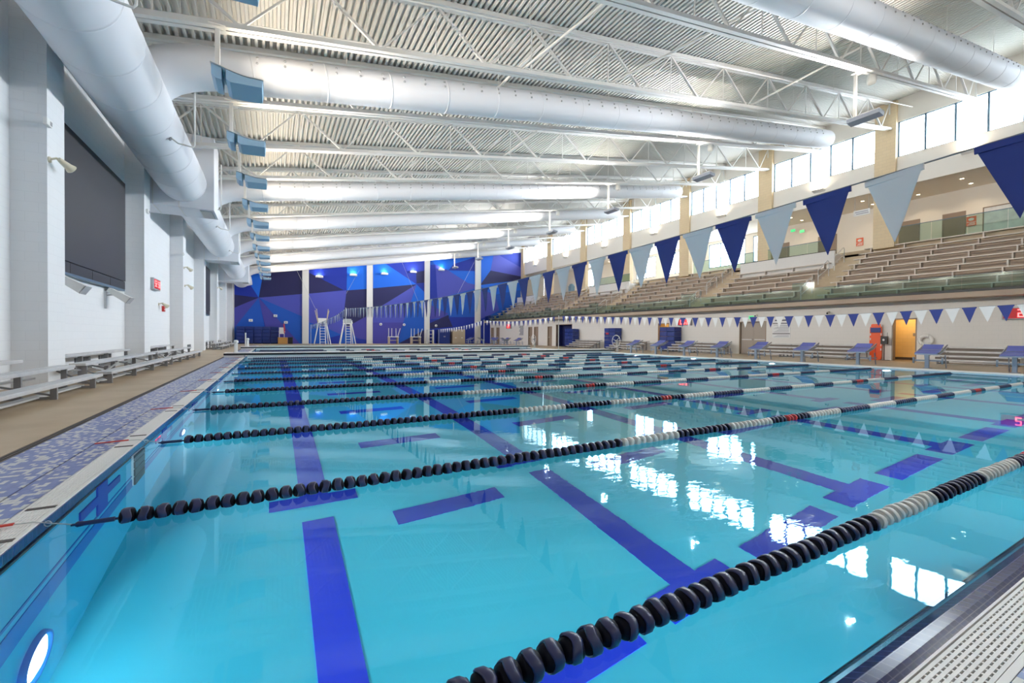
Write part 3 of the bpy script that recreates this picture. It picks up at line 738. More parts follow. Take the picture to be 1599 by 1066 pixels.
# concourse downlights
for i,(x,y) in enumerate([(35.35,9.73),(36.89,9.76),(36.86,12.19),(35.35,14.63),(36.8,14.62),(35.48,19.4),(36.99,19.39),(35.4,26),(36.9,26),(35.4,30),(36.9,33),(35.4,37),(36.9,42),(35.4,46),(36.0,50),(35.4,6.2)]):
    r=thing('downlight','small round recessed ceiling light over the concourse, %s along from the camera'%ORD[i],'ceiling light',(x,y,10.61),0,'concourse downlights')
    mb=MB(); mb.lathe([(.09,-.012),(.125,-.012),(.13,.008),(.09,.008)],n=16); P(mb,'trim_ring',M['lampwhite'],r)
    mb=MB(); mb.lathe([(0,-.006),(.09,-.006)],n=16); P(mb,'lens',M['glowwarm'],r)
    lamp('downlight_lamp','SPOT',(x,y,10.57),48,(1,.80,.56),(x,y,7),.08,spot=2.2)

# ------------------------------------------------------------------ stands: benches, rails
for si,(a,b,n) in enumerate(SECT):
    near=si<3
    for k in range(n):
        X=28.2+.7*k; Z=3.76+.412*k
        r=thing('stand_bench','tan bench plank, row %d from the glass rail, %s seating block from the camera'%(k+1,ORD[si]),'bench',(X,(a+b)/2,Z),0,'benches in the stands')
        h=(b-a)/2
        mb=MB(); mb.box(.012,.27,-h,h,-.045,0); P(mb,'seat',M['seat'],r)
        mb=MB(); mb.box(-.012,.012,-h,h,-.05,.004); P(mb,'nosing',M['nose'],r)
        nb=int((b-a)/1.75)
        for q in range(nb+1):
            y=-h+.35+q*(2*h-.7)/nb; mb=MB(); mb.box(.03,.30,y-.03,y+.03,-.37,-.045); mb.box(.02,.06,y-.03,y+.03,-.395,-.045)
            P(mb,'bracket',M['nose'],r)
# front glass rail
r=thing('glass_railing','greenish glass railing on black base along the front of the stands','railing',(27.5,28,3.36))
mb=MB(); mb.box(-.06,.08,-32.9,30.5,-.02,.10); P(mb,'base_shoe',M['black'],r)
y=-32.8; 
tall=[(13.66,14.9),(21.75,23.05),(32.8,34.2),(40.9,42.2),(51.9,53.2)]
cuts=sorted([-4.8]+[v for t in tall for v in t]+[58.4])
for a,b in zip(cuts,cuts[1:]):
    tl=any(abs(a-t[0])<1e-6 for t in tall); n=max(1,round((b-a)/1.5))
    for q in range(n):
        p0=a+(b-a)*q/n+.006; p1=a+(b-a)*(q+1)/n-.006; H=1.1 if tl else .74
        mb=MB(); mb.box(-.007,.007,p0-28,p1-28,.1,H); mb.box(-.009,.009,p0-28,p1-28,H,H+.012,1); P(mb,'glass_panel',[M['railglass'],M['frame']],r)
# rear glass rails on the concourse edge
for i,(a,b,X,z0,z1,lab) in enumerate([(3.0,12.2,34.15,7.05,8.14,'glass rail behind the top row of the nearest seating block'),(15.6,19.8,33.2,7.14,7.9,'glass rail on the parapet right of the first beige column pair'),(20.9,27.3,34.15,7.05,8.1,'glass rail behind the top row of the third seating block'),(34.5,41,33.2,7.14,7.9,'glass rail on the farther parapet')]):
    r=thing('rear_glass_rail',lab,'railing',(X,(a+b)/2,z0)); h=(b-a)/2; n=max(1,round((b-a)/1.6))
    mb=MB(); mb.box(-.02,.02,-h,h,z1-z0,z1-z0+.035); P(mb,'top_rail',M['frame'],r)
    for q in range(n):
        p0=-h+2*h*q/n+.01; p1=-h+2*h*(q+1)/n-.01; mb=MB(); mb.box(-.006,.006,p0,p1,0,z1-z0); P(mb,'glass_panel',M['railglass'],r)
# aisle handrails
def mk_rail():
    r=thing('aisle_handrail','x','handrail',(0,0,0),0,'loop handrails in the stand aisles')
    L=1.25; rise=L*.412/.7
    for q,(s,z) in enumerate(((0,.95),(1,.5))):
        mb=MB()
        if q==0: mb.tube([(0,0,0),(0,0,.85),(.05,0,.93),(.12,0,.97),(L-.12,0,.9+rise),(L-.04,0,.9+rise-.05),(L,0,.86+rise-.05),(L,0,rise-.1)],.024,8); P(mb,'rail_loop',M['alu'],r)
        else: mb.tube([(0,0,.48),(L,0,.48+rise-.05)],.02,8); P(mb,'mid_rail',M['alu'],r)
    return r
h=mk_rail(); used=[]
for i,(a,b) in enumerate(AISLE):
    for q,xx in enumerate((28.35,30.3,32.25)):
        place(h,used,(xx,b-.35,3.36+.206*int((xx-28.2)/.35)),0,'looped metal handrail at the %s of the aisle stairs, %s aisle from the camera'%(('foot','middle','top')[q],ORD[i]))
# ------------------------------------------------------------------ lane ropes
PITCH=.088
def float_mb(n=18,detail=True,m=0):
    mb=MB()
    if not detail:
        return mb.lathe([(.020,-.043),(.047,-.028),(.052,0),(.047,.028),(.020,.043)],(0,0,0),'x',n,m)
    rings=[(.047,-.016,1),(.051,-.022,1),(.0565,-.014,1),(.0555,.016,1),(.051,.024,1),(.046,.018,1)]   # scalloped band
    vs=[]
    for R,h,w in rings:
        for j in range(n):
            a=2*PI*j/n; vs.append((h+.007*w*math.cos(3*a),R*math.cos(a),R*math.sin(a)))
    k=len(rings); mb.add(vs,[(i*n+j,i*n+(j+1)%n,((i+1)%k)*n+(j+1)%n,((i+1)%k)*n+j) for i in range(k) for j in range(n)],m,True)
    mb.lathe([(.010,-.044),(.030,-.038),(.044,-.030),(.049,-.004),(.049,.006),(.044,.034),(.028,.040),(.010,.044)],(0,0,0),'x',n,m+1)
    return mb
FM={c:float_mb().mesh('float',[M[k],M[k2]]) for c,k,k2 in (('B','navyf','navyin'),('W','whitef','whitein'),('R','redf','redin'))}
BANDS='WBWrWBWBWBWrWBW'
def fcol(x):
    if x<3.25 or x>=17.2: return 'B'
    q=(x-3.25)/.93; b=BANDS[int(q)]
    if b=='r': return 'R' if .32<q-int(q)<.66 else 'B'
    return b
XS=[-.80+PITCH*k for k in range(int((20.3+.80)/PITCH)+1)]
def rope(y,label,group,indiv,zc_=.018,pool2=False):
    r=thing('lane_rope',label,'lane rope',(0,y,zc_),0,group)
    xs=XS
    if indiv:
        near=sorted(xs,key=lambda x:(x-.3)**2+ (y)**2 if y>1.5 else (abs(x-2.6)))[:100]
        ns=set(near)
        for x in near:
            o=bpy.data.objects.new('float',FM[fcol(x)]); C.objects.link(o); o.parent=r
            o.location=(x,random.uniform(-.004,.004),random.uniform(-.003,.003))
            o.rotation_euler=(random.uniform(0,6.28),random.uniform(-.07,.07),random.uniform(-.10,.10))
        rest=[x for x in xs if x not in ns]
        mb=MB()
        for x in rest:
            f=float_mb(9,False); b=len(mb.v); mi={'B':0,'W':1,'R':2}[fcol(x)]
            mb.v+=[(a+x,b_,c) for a,b_,c in f.v]; mb.f+=[[i+b for i in q] for q in f.f]; mb.m+=[mi]*len(f.f); mb.sm+=f.sm
        o=P(mb,'far_floats',[M['navyf'],M['whitef'],M['redf']],r); o['kind']='stuff'
    else:
        runs=[]
        for x in xs:
            c=fcol(x)
            if runs and runs[-1][0]==c: runs[-1][1].append(x)
            else: runs.append((c,[x]))
        for c,xx in runs:
            mb=MB()
            for x in xx:
                f=float_mb(7,False); b=len(mb.v)
                mb.v+=[(a+x,b_,c2) for a,b_,c2 in f.v]; mb.f+=[[i+b for i in q] for q in f.f]; mb.m+=[0]*len(f.f); mb.sm+=f.sm
            o=P(mb,'float_band',M[{'B':'navyf','W':'whitef','R':'redf'}[c]],r); o['label']={'B':'navy','W':'white','R':'red'}[c]+' float band'
    mb=MB(); mb.tube([(-1.06,0,.0),(20.5,0,0)],.008,6); P(mb,'cable',M['cable'],r)
    mb=MB(); mb.tube([(-1.04,0,0),(-1.03,0,0),(-1.0,0,0),(-.86,0,0)],[.012,.018,.014,.015],10); P(mb,'cable_sleeve',M['cable'],r)
    mb=MB(); mb.tube([(-1.36,0,.055),(-1.22,0,.05),(-1.04,0,0)],.0035,6); P(mb,'end_wire',M['wire'],r)
    mb=MB(); mb.torus((-1.16,0,.030),.016,.003,'y',10,5); P(mb,'hook',M['wire'],r)
    mb=MB(); mb.tube([(20.5,0,0),(21.55,0,.0)],.0035,6); P(mb,'end_wire',M['wire'],r)
    mb=MB(); mb.bar((-1.30,0,.056),(-1.46,.0,.052),.020,.010); mb.bar((-1.46,0,.052),(-1.56,.0,.048),.018,.008); P(mb,'red_strap',M['redstrap'],r)
    return r
for k,y in enumerate(ROPES):
    lab='navy, white and red lane rope, %s from the near pool edge'%ORD[k] if k<8 else 'navy, white and red lane rope, %s before the first bulkhead'%['third','second','last'][k-8]
    rope(y,lab,'lane ropes before the bulkhead',k<6)
for k in range(5): rope(26.4+2.25*k,'lane rope between the two bulkheads, %s beyond the first one'%ORD[k],'lane ropes between the bulkheads',False)
# dark anchor slots across the left gutter
mb=MB()
for y in ROPES:
    for d in (-.22,.30): mb.box(-1.36,-1.215,y+d-.018,y+d+.018,DK-.004,DK-.0005)
struct(mb.build('floor_grate_slots',M['dark']),'dark anchor slots across the left gutter grate')
# pool lights
def mk_pl():
    r=thing('pool_light','x','pool light',(0,0,0),0,'underwater pool lights')
    mb=MB(); mb.lathe([(.145,.0),(.155,.03),(.175,.03),(.185,.0)],(0,0,0),'x',28); P(mb,'rim',M['pstripe'],r)
    mb=MB(); mb.lathe([(0,.035),(.09,.03),(.146,.012)],(0,0,0),'x',28); P(mb,'lens',M['uwlens'],r)
    return r
pl=mk_pl(); used=[]
for j in range(10):
    y=3.45+4.55*j
    place(pl,used,(PX0+.004,y,-1.5),0,'round glowing underwater light on the left pool wall, %s from the near end'%ORD[j])
    lamp('pool_lamp','SPOT',(PX0+.10,y,-1.42),UW,(.86,.96,1),(PX0+1.4,y,-2.1),.1,spot=2.8)
for j in range(10):
    y=3.45+4.55*j
    dup(pl,(PX1-.004,y,-1.5),PI,'round glowing underwater light on the block side pool wall, %s from the near end'%ORD[j])
    lamp('pool_lamp','SPOT',(PX1-.10,y,-1.42),UW,(.86,.96,1),(PX1-3.5,y,-1.75),.1,spot=2.8)
for j in range(5):   # added fill lamps in the unseen near pool wall, without fittings
    x=2.4+4.2*j
    lamp('pool_lamp','SPOT',(x,PY0+.05,-1.42),UW_FILL,(.86,.96,1),(x,PY0+3.5,-1.75),.1,spot=2.8)

# ------------------------------------------------------------------ bulkheads
def bulk(y,label):
    r=thing('bulkhead',label,'bulkhead',(0,y,0),0,'bulkheads')
    mb=MB(); mb.bbox(-2.05,21.95,0,1.05,.245,.275,.008); P(mb,'top_deck',M['grate'],r)
    mb=MB(); mb.box(-2.045,21.94,-.012,1.062,.165,.246); P(mb,'edge_band',M['black'],r)
    mb=MB(); mb.box(-1.10,21.5,.01,1.04,-1.1,.166); P(mb,'body_panel',M['whitep'],r)
    for x0_,x1_ in ((-2.03,-1.22),(21.63,21.93)):
        mb=MB(); mb.box(x0_,x1_,.01,1.04,DK+.002,.166); 
        for q in range(18): mb.box(x0_+(x1_-x0_)*q/18,x0_+(x1_-x0_)*(q+.6)/18,0,.012,DK+.02,.15)
        P(mb,'end_foot',M['whitep'],r)
    return r
bulk(BK1,'white movable bulkhead with black edge band across the pool, nearer of two')
bulk(BK2,'white movable bulkhead with black edge band across the pool, farther one')
def pole(x,y,h,label,base=.275):
    r=thing('flag_pole',label,'pole',(x,y,base)); mb=MB(); mb.tube([(0,0,0),(0,0,h)],.024,10); P(mb,'shaft',M['alu'],r)
    mb=MB(); mb.lathe([(0,h+.03),(.03,h+.02),(.034,h),(0,h-.01)],n=10); P(mb,'cap',M['alu'],r)
    mb=MB(); mb.lathe([(.024,.05),(.06,.03),(.07,0),(0,0)],n=12); P(mb,'socket',M['alu'],r)
pole(3.35,BK1+.1,2.30,'steel flag pole on the nearer bulkhead carrying the near pennant line')
pole(17,BK1+.1,2.30,'steel flag pole on the nearer bulkhead carrying the far right pennant line')
pole(17,BK2+.1,2.35,'steel flag pole on the farther bulkhead carrying the far right pennant line')
pole(17,PY1+.8,1.8,'steel flag pole on far deck carrying the far right pennant line',DK)
pole(3.35,PY1+.8,2.1,'steel flag pole on far deck carrying the near pennant line',DK)
for i,(x,y,lab) in enumerate(((-1.57,BK1+.3,'short white bollard on left end of the nearer bulkhead'),(-1.62,BK2+.3,'short white bollard with thin staff on left end of the farther bulkhead'))):
    r=thing('bollard',lab,'bollard',(x,y,.275)); mb=MB(); mb.lathe([(0,0),(.12,0),(.12,.03),(.075,.04),(.075,.45),(0,.45)],n=16); P(mb,'post',M['whitep'],r)
    mb=MB(); mb.lathe([(.05,.45),(.10,.48),(.10,.56),(.06,.60),(0,.61)],n=16); P(mb,'head',M['whitep'],r)
    if i: mb=MB(); mb.tube([(-.13,.0,.0),(-.13,.0,.98)],.04,8); P(mb,'staff',M['whitep'],r)

# ------------------------------------------------------------------ pennant lines
def pen_mesh(m):
    mb=MB(); n=4; W_,H_=.30,.43
    t=.0025
    rows=6
    for s in (-1,1):
        g=[]
        for i in range(rows):
            v=i/rows; w=W_/2*(1-v)
            for j in range(5):
                y=-w+2*w*j/4; g.append((s*t+.006*math.sin(v*3+y*14),y,-H_*v))
        g.append((s*t,0,-H_))
        fs=[(i*5+j,i*5+j+1,(i+1)*5+j+1,(i+1)*5+j) for i in range(rows-1) for j in range(4)]+[((rows-1)*5+j,(rows-1)*5+j+1,rows*5) for j in range(4)]
        mb.add(g,fs,0,True)
    mb.box(-.006,.006,-W_/2,W_/2,-.035,.0,0)
    return mb.mesh('pennant',m)
PM=[pen_mesh(M['pnavy']),pen_mesh(M['pwhite'])]
def interp(pts,y):
    for (a,za),(b,zb_) in zip(pts,pts[1:]):
        if a<=y<=b:
            i=pts.index((a,za)); t=(y-a)/(b-a)
            m0=((zb_-pts[i-1][1])/(b-pts[i-1][0])) if i>0 else (zb_-za)/(b-a)
            m1=((pts[i+2][1]-za)/(pts[i+2][0]-a)) if i+2<len(pts) else (zb_-za)/(b-a)
            h=b-a
            return (2*t**3-3*t*t+1)*za+(t**3-2*t*t+t)*h*m0+(-2*t**3+3*t*t)*zb_+(t**3-t*t)*h*m1
    return pts[-1][1]
def flags(X,pts,starts,pitch,yend,label,first=0,lim=95):
    r=thing('pennant_line',label,'pennant line',(X,pts[0][0],0),0,'backstroke flag lines')
    y0=pts[0][0]; ys=[y0+(pts[-1][0]-y0)*i/60 for i in range(61)]
    mb=MB(); mb.tube([(0,y-y0,interp(pts,y)) for y in ys],.005,5); P(mb,'cord',M['cord'],r)
    st=list(starts); 
    while st[-1]+pitch+.3<yend: st.append(st[-1]+pitch)
    for i,s in enumerate(st[:lim]):
        yc=s+.15; o=bpy.data.objects.new('pennant',PM[(i+first)%2]); C.objects.link(o); o.parent=r
        z=interp(pts,yc); sl=(interp(pts,yc+.1)-interp(pts,yc-.1))/.2
        o.location=(0,yc-y0,z-.004); o.rotation_euler=(math.atan(sl),random.uniform(-.05,.05),random.uniform(-.10,.10))
        o['label']=('navy' if (i+first)%2==0 else 'white')+' pennant'
flags(3.35,[(-2.5,2.4),(.7,2.225),(2.1,2.155),(4.2,2.09),(6.5,2.04),(9,2.03),(13.5,2.13),(18.5,2.30),(24.35,2.56)],[-.11,.22,.575,1.08,1.45,1.80],.345,24.2,'navy and white pennant line hanging large in the right foreground, left end of lanes',0)
flags(3.35,[(24.35,2.56),(28,2.36),(32,2.27),(38,2.16),(44,2.14),(48.8,2.15)],[24.5],.36,48,'pennant line sagging beyond the nearer bulkhead toward the tall ladder chairs',0)
flags(17,[(-2.5,2.35),(4,2.09),(8,2.0),(13,2.07),(18,2.26),(24.35,2.56)],[-.5],.345,24.2,'navy and white pennant line before the starting blocks, nearest span',0)
flags(17,[(24.35,2.56),(27,2.42),(30.5,2.36),(33.5,2.44),(36.3,2.6)],[24.8],.345,36.1,'navy and white pennant line between the two bulkheads by the far doors',0)
flags(17,[(36.3,2.6),(40,2.25),(44,2.02),(48.8,1.9)],[36.8],.345,48.5,'pennant line sagging from the farther bulkhead toward the mural wall',1)

# ------------------------------------------------------------------ starting blocks
def mk_block():
    r=thing('starting_block','x','starting block',(0,0,0),0,'starting blocks')
    mb=MB(); mb.bbox(-.05,.05,-.06,.06,.0,.56,.012); mb.bbox(-.10,.12,-.11,.11,.0,.02,.006); P(mb,'post',M['blockframe'],r)
    mb=MB(); mb.prism([(-.16,.52),(-.16,.57),(.66,.75),(.66,.70),(.2,.56)],'y',-.33,.33); P(mb,'platform',M['blockframe'],r)
    mb=MB(); mb.prism([(-.17,.572),(-.17,.592),(.40,.717),(.40,.698)],'y',-.325,.325); P(mb,'tread_pad',M['blocktop'],r)
    mb=MB(); mb.prism([(.34,.73),(.36,.73),(.62,.90),(.60,.915)],'y',-.29,.29); P(mb,'track_plate',M['blocktop'],r)
    for s in (-1,1):
        mb=MB(); mb.bar((-.05,s*.335,.575),(.80,s*.335,.90),.025,.05); mb.bar((.35,s*.335,.66),(.78,s*.335,.80),.02,.03); P(mb,'side_rail',M['aludark'],r)
    mb=MB(); mb.bar((.05,-.42,.30),(.05,.42,.30),.05,.05)
    for s in (-1,1): mb.bar((.05,s*.42,.18),(.05,s*.42,.42),.05,.05)
    P(mb,'grip_bar',M['blockframe'],r)
    mb=MB()
    for s in (-1,1): mb.bar((.85,s*.30,.0),(.72,s*.30,.52),.03,.04)
    mb.box(.66,.92,-.32,.32,.27,.30); P(mb,'rear_step',M['blockframe'],r)
    mb=MB(); mb.bar((.04,0,.50),(.45,0,.62),.06,.10); P(mb,'arm',M['blockframe'],r)
    return r
sb=mk_block(); used=[]
for k in range(10):
    y=2.42+2.25*k
    place(sb,used,(22.0,y,DK),0,('blue topped starting block at the right pool edge, %s along from the near end'%ORD[k]),'starting blocks in use')
for k,(x,y,rz) in enumerate([(25.6,45.5,.3),(25.4,47.5,2.9),(25.9,49.2,.1),(25.2,50.6,1.4),(25.8,52.0,.2),(25.1,53.8,2.8),(23.6,55.5,.4)]):
    dup(sb,(x,y,DK),rz,'spare starting block parked by the far doors, %s from the near side'%ORD[k],'stored starting blocks')
# hose / lane reels with big hoop wheels
for i,(x,y) in enumerate([(22.6,BK1+.6),(22.6,BK2+.5)]):
    r=thing('hoop_wheel','big white hoop hand wheel beside the %s bulkhead, block side'%['nearer','farther'][i],'wheel',(x,y,DK))
    mb=MB(); mb.torus((0,0,.82),.43,.022,'x',32,8); P(mb,'rim',M['whitep'],r)
    mb=MB()
    for q in range(3):
        a=q*2*PI/3+.4; mb.tube([(0,0,.82),(0,.43*math.cos(a),.82+.43*math.sin(a))],.013,6)
    P(mb,'spokes',M['whitep'],r)
    mb=MB(); mb.cyl((-.06,0,.82),(.2,0,.82),.06,12); mb.box(.1,.2,-.08,.08,0,.85); mb.box(.0,.3,-.2,.2,0,.04); P(mb,'stand',M['greyp'],r)

# ------------------------------------------------------------------ bleachers
def bleacher(x,y0,y1,sgn,rows,name,label,group,gap_shade=False,clip=None):
    """low aluminium bleacher along y; rows of (offset from x, height, depth)"""
    r=thing(name,label,'bleacher',(x,y0,DK),0,group); L=y1-y0
    for i,(dx,z,w) in enumerate(rows):
        a,b=(0,L) if not(clip and i==len(rows)-1) else (clip[0]-y0,clip[1]-y0)
        xa,xb_=sorted((sgn*dx,sgn*(dx+w)))
        mb=MB(); mb.bbox(xa,xb_,a,b,z-.06,z,.008)
        for q in range(1,4): mb.box(xa+(xb_-xa)*q/4-.003,xa+(xb_-xa)*q/4+.003,a+.01,b-.01,z-.001,z+.0012,1)
        P(mb,'seat_plank',[M['alu'],M['aludark']],r)
        if i>0:
            zf=rows[i-1][1]-.10; xc=sgn*(dx-.02); xd=sgn*(dx-.16)
            xa,xb_=sorted((xc,xd)); mb=MB(); mb.box(xa,xb_,max(a,.1),min(b,L-.1),zf-.14,zf-.11); P(mb,'foot_plank',M['alu'],r)
            if gap_shade: mb=MB(); mb.box(min(xc,xc+sgn*.02),max(xc,xc+sgn*.02),.08,L-.08,rows[i-1][1]+.0,z-.08); P(mb,'gap_shade_board',M['gap_shade'],r)  # added dark board standing for the shade in the gap between planks
    n=max(2,round(L/1.9)+1)
    for q in range(n):
        y=.25+(L-.5)*q/(n-1); mb=MB(); top=not clip or clip[0]-y0+.05<y<clip[1]-y0-.05
        for i,(dx,z,w) in enumerate(rows):
            if clip and i==len(rows)-1 and not(clip[0]-y0+.05<y<clip[1]-y0-.05): continue
            c=sgn*(dx+w*.5); ax=sgn*(dx+w*.3)
            mb.box(min(ax,c)-.0,max(ax,c)+.03,y-.025,y+.025,0,z-.045)
        d0=sgn*(rows[0][0]+.05); d1=sgn*(rows[-1][0]+.13 if top else rows[-2][0]+.2)
        mb.bar((d0,y,.03),(d1,y,.03),.04,.04); mb.bar((d0,y,.05),(d1,y,rows[-2][1]-.1),.03,.03)
        P(mb,'support_frame',M['aludark'],r)
    mb=MB(); c=sgn*rows[1][0]
    mb.bar((c,.3,.05),(c,min(L*.4,2.2),rows[1][1]-.1),.03,.03); mb.bar((c,min(L*.4,2.2),.05),(c,.3,rows[1][1]-.1),.03,.03); P(mb,'cross_brace',M['alu'],r)
    return r
LR=[(0,.27,.26),(.40,.46,.26),(1.05,.60,.27)]
LR=[(0,.27,.27),(.42,.46,.27),(1.04,.59,.27)]
for i,(a,b,cl) in enumerate([(4.4,11.95,(5.9,11.6)),(12.5,18.75,(13.4,18.6)),(19.1,26.3,(21.0,26.2)),(36.2,41.8,(36.5,41.6)),(44.0,49.2,(44.2,49.0))]):
    bleacher(-3.09,a,b,-1,LR,'bleacher','low aluminium bleacher along the left wall, %s from the camera'%ORD[i],'bleachers along the left wall',clip=cl)
RR=[(0,.22,.22),(.40,.40,.24),(.80,.60,.24),(1.2,.80,.24)]
for i,(a,b) in enumerate([(5.5,8.2),(11.3,16.9),(18.9,23.6),(26.4,30.3),(32.4,36.4)]):
    bleacher(26.3,a,b,1,RR,'bleacher','four row aluminium bleacher against the right wall below the stands, %s from the camera'%ORD[i],'bleachers along the right wall',gap_shade=True)
# ------------------------------------------------------------------ left wall fittings
def screen(y0,y1,lab):
    r=thing('video_screen',lab,'screen',(XLW,(y0+y1)/2,2.62)); h=(y1-y0)/2; H=3.62
    mb=MB(); mb.bbox(0,.17,-h,h,.30,H,.012); P(mb,'display_panel',M['screen'],r)
    mb=MB(); mb.box(0,.155,-h,h,.03,.285)
    P(mb,'lower_panel',M['screen'],r)
    for q in range(1,4): 
        mb=MB(); mb.box(.155,.16,-h+2*h*q/4-.02,-h+2*h*q/4+.02,.03,.285); P(mb,'seam',M['black'],r)
    mb=MB(); mb.box(0,.15,-h,h,-.03,.03); P(mb,'lower_trim',M['frame'],r)
screen(13.3,19.35,'big dark video screen between the two nearest left wall pilasters')
screen(36.1,41.9,'dark video screen farther down the left wall near the mural')
def mk_flood(arm):
    r=thing('flood_lamp','x','flood lamp',(0,0,0),0,'flood lamps on the left wall')
    mb=MB(); mb.lathe([(0,0),(.06,0),(.06,.03),(0,.03)],(0,0,0),'x',12); mb.tube([(0,0,0),(.12,0,.05),(.17,.03,.03)],.022,8); P(mb,'arm',M['beigep'],r)
    mb=MB(); mb.tube([(.15,.0,.04),(.18,.06,.01),(.25,.17,-.05),(.28,.22,-.08)],[.04,.055,.075,.10],14); P(mb,'lamp_head',M['beigep'],r)
    mb=MB(); mb.tube([(.28,.22,-.08),(.284,.226,-.083)],.085,14); P(mb,'lens',M['whitep'],r)
    return r
f=mk_flood(0); used=[]
for x,y,z,lab in [(XL,12.45,4.72,'beige flood lamp on the nearest left wall pilaster beside the screen'),(XL,27.75,4.55,'beige flood lamp on the third left wall pilaster'),(XL,43.0,4.95,'beige flood lamp on a left wall pilaster past the farther screen'),(XLW,25.1,2.5,'pale flood lamp on the left wall above the small red alarm'),(XL,28.0,3.65,'small flood lamp low on the third left wall pilaster')]:
    place(f,used,(x,y,z),0,lab)
for y,lab in ((14.25,'white box speaker under the left end of the near screen'),(18.0,'white box speaker under the right end of the near screen')):
    r=thing('box_speaker',lab,'speaker',(XLW,y,2.28)); 
    mb=MB(); mb.tube([(0,-.1,-.3),(0.03,-.1,0.05),(.2,0,.1)],.03,8); mb.box(0,.05,-.14,-.06,-.35,.18); P(mb,'bracket',M['alu'],r)
    mb=MB(); mb.prism([(.05,.18),(.12,.30),(.62,.02),(.50,-.16)],'y',-.15,.25); P(mb,'cabinet',M['whitep'],r)
    mb=MB(); mb.prism([(.505,-.165),(.625,.018),(.64,.008),(.52,-.175)],'y',-.15,.25); P(mb,'grille',M['greyp'],r)
r=thing('digital_clock','small red digital clock high on the left wall recess','clock',(XLW,24.0,3.05)); mb=MB(); mb.bbox(0,.16,-.62,.62,0,.48,.012); P(mb,'case',M['greyp'],r)
mb=MB(); mb.box(.16,.166,-.54,.58,.04,.44); P(mb,'display',M['ledpanel'],r)
SEG={'0':'abcdef','1':'bc','2':'abged','3':'abgcd','4':'fgbc','5':'afgcd','6':'afgedc','7':'abc','8':'abcdefg','9':'abcfgd'}
def digits(txt,root,x,yc,z0,h,mirror,depth=.008):
    """seven-segment figures; mirror=1 when the board faces -x (reads toward -y)"""
    w=h*.55; gap=h*.25; n=len(txt); tot=n*w+(n-1)*gap
    for i,ch in enumerate(txt):
        mb=MB(); t=h*.13; s=-1 if mirror else 1
        u0=-tot/2+i*(w+gap)
        seg={'a':(0,w,h-t,h),'d':(0,w,0,t),'g':(0,w,h/2-t/2,h/2+t/2),'f':(0,t,h/2,h),'e':(0,t,0,h/2),'b':(w-t,w,h/2,h),'c':(w-t,w,0,h/2)}
        for c in SEG[ch]:
            a,b,c0,c1=seg[c]; ya,yb=sorted((yc+s*(u0+a),yc+s*(u0+b))); xa,xb_=sorted((x,x+(-depth if mirror else depth)))
            mb.box(xa,xb_,ya,yb,z0+c0,z0+c1)
        P(mb,'digit',M['led'],root)
digits('52',r,.167,-.25,.12,.26,0)
digits('58',r,.167,.32,.12,.26,0)
r=thing('fire_alarm','small red fire alarm box on the left wall','alarm',(XLW,25.9,2.2)); mb=MB(); mb.bbox(0,.09,-.14,.14,0,.26,.01); P(mb,'case',M['red'],r); mb=MB(); mb.box(.09,.095,-.08,.08,.07,.12); P(mb,'pull_bar',M['whitep'],r)
for y,z,x,lab in ((12.3,5.42,XL,'small white sensor high on the nearest left pilaster'),(20.3,5.6,XL,'small grey sensor on the second left pilaster'),(27.4,5.2,XL,'small grey sensor on the third left pilaster')):
    r=thing('wall_sensor',lab,'sensor',(x,y,z)); mb=MB(); mb.bbox(0,.07,-.12,.12,-.07,.07,.01); P(mb,'case',M['whitep'],r); mb=MB(); mb.box(.07,.075,.02,.10,-.04,.04); P(mb,'face',M['aludark'],r)
k=0
for y0 in (13.2,20.9,28.5,36.1):
    for dy in (.95,2.9,4.7):
        r=thing('wall_vent','dark slatted vent low on the left wall behind the bleachers, %s from the camera'%ORD[k],'vent',(XLW,y0+dy,DK+.14),0,'vents low on the left wall'); k+=1
        mb=MB(); mb.box(0,.012,-.55,.55,0,.3); P(mb,'backing',M['black'],r)
        mb=MB()
        for q in range(14): mb.box(.012,.03,-.54+.078*q,-.54+.078*q+.03,.01,.29)
        P(mb,'slats',M['aludark'],r)
# ------------------------------------------------------------------ right wall fittings
def board(y,z,w,h,txt,lab):
    r=thing('score_clock',lab,'clock',(XR,y,z)); mb=MB(); mb.bbox(-.18,0,-w/2,w/2,0,h,.012); P(mb,'case',M['greyp'],r)
    mb=MB(); mb.box(-.186,-.18,-w/2+.05,w/2-.05,.04,h-.04); P(mb,'display',M['ledpanel'],r)
    digits(txt,r,-.187,0,.09,h-.18,1)
board(5.45,2.08,1.95,.52,'2256','red digital clock at the right edge above the nearest bleacher')
board(23.4,2.12,1.25,.52,'052','red digital clock on the right wall above the blue storage stack')
board(52.5,2.2,1.3,.62,'22','red digital clock far down the right wall near the mural')
r=thing('rules_sign','white pool rules sign with dark bars right of the double doors','sign',(XR,16.03,1.2)); mb=MB(); mb.bbox(-.03,0,-.56,.56,0,1.24,.006); P(mb,'panel',M['signw'],r)
mb=MB(); mb.box(-.033,-.03,-.54,.54,.90,.95); mb.box(-.033,-.03,-.54,.54,.24,.29); mb.box(-.033,-.03,-.40,.40,1.08,1.16); P(mb,'heading_bar',M['ink'],r)
mb=MB()
for q in range(9): mb.box(-.033,-.03,-.48,.48-.1*((q*37)%4),.36+.055*q,.36+.055*q+.022)
for q in range(3): mb.box(-.033,-.03,-.48,.46-.1*q,.05+.055*q,.05+.055*q+.02)
P(mb,'text_lines',M['inkg'],r)
r=thing('notice_sign','narrow white notice with dark text lines between the far right doors','sign',(XR,49.2,1.25)); mb=MB(); mb.box(-.03,0,-.62,.62,0,1.35); P(mb,'panel',M['signw'],r)
mb=MB()
for q in range(8): mb.box(-.034,-.03,-.55,.55-.12*(q%3),.08+.16*q,.16+.16*q)
P(mb,'text_lines',M['ink'],r)
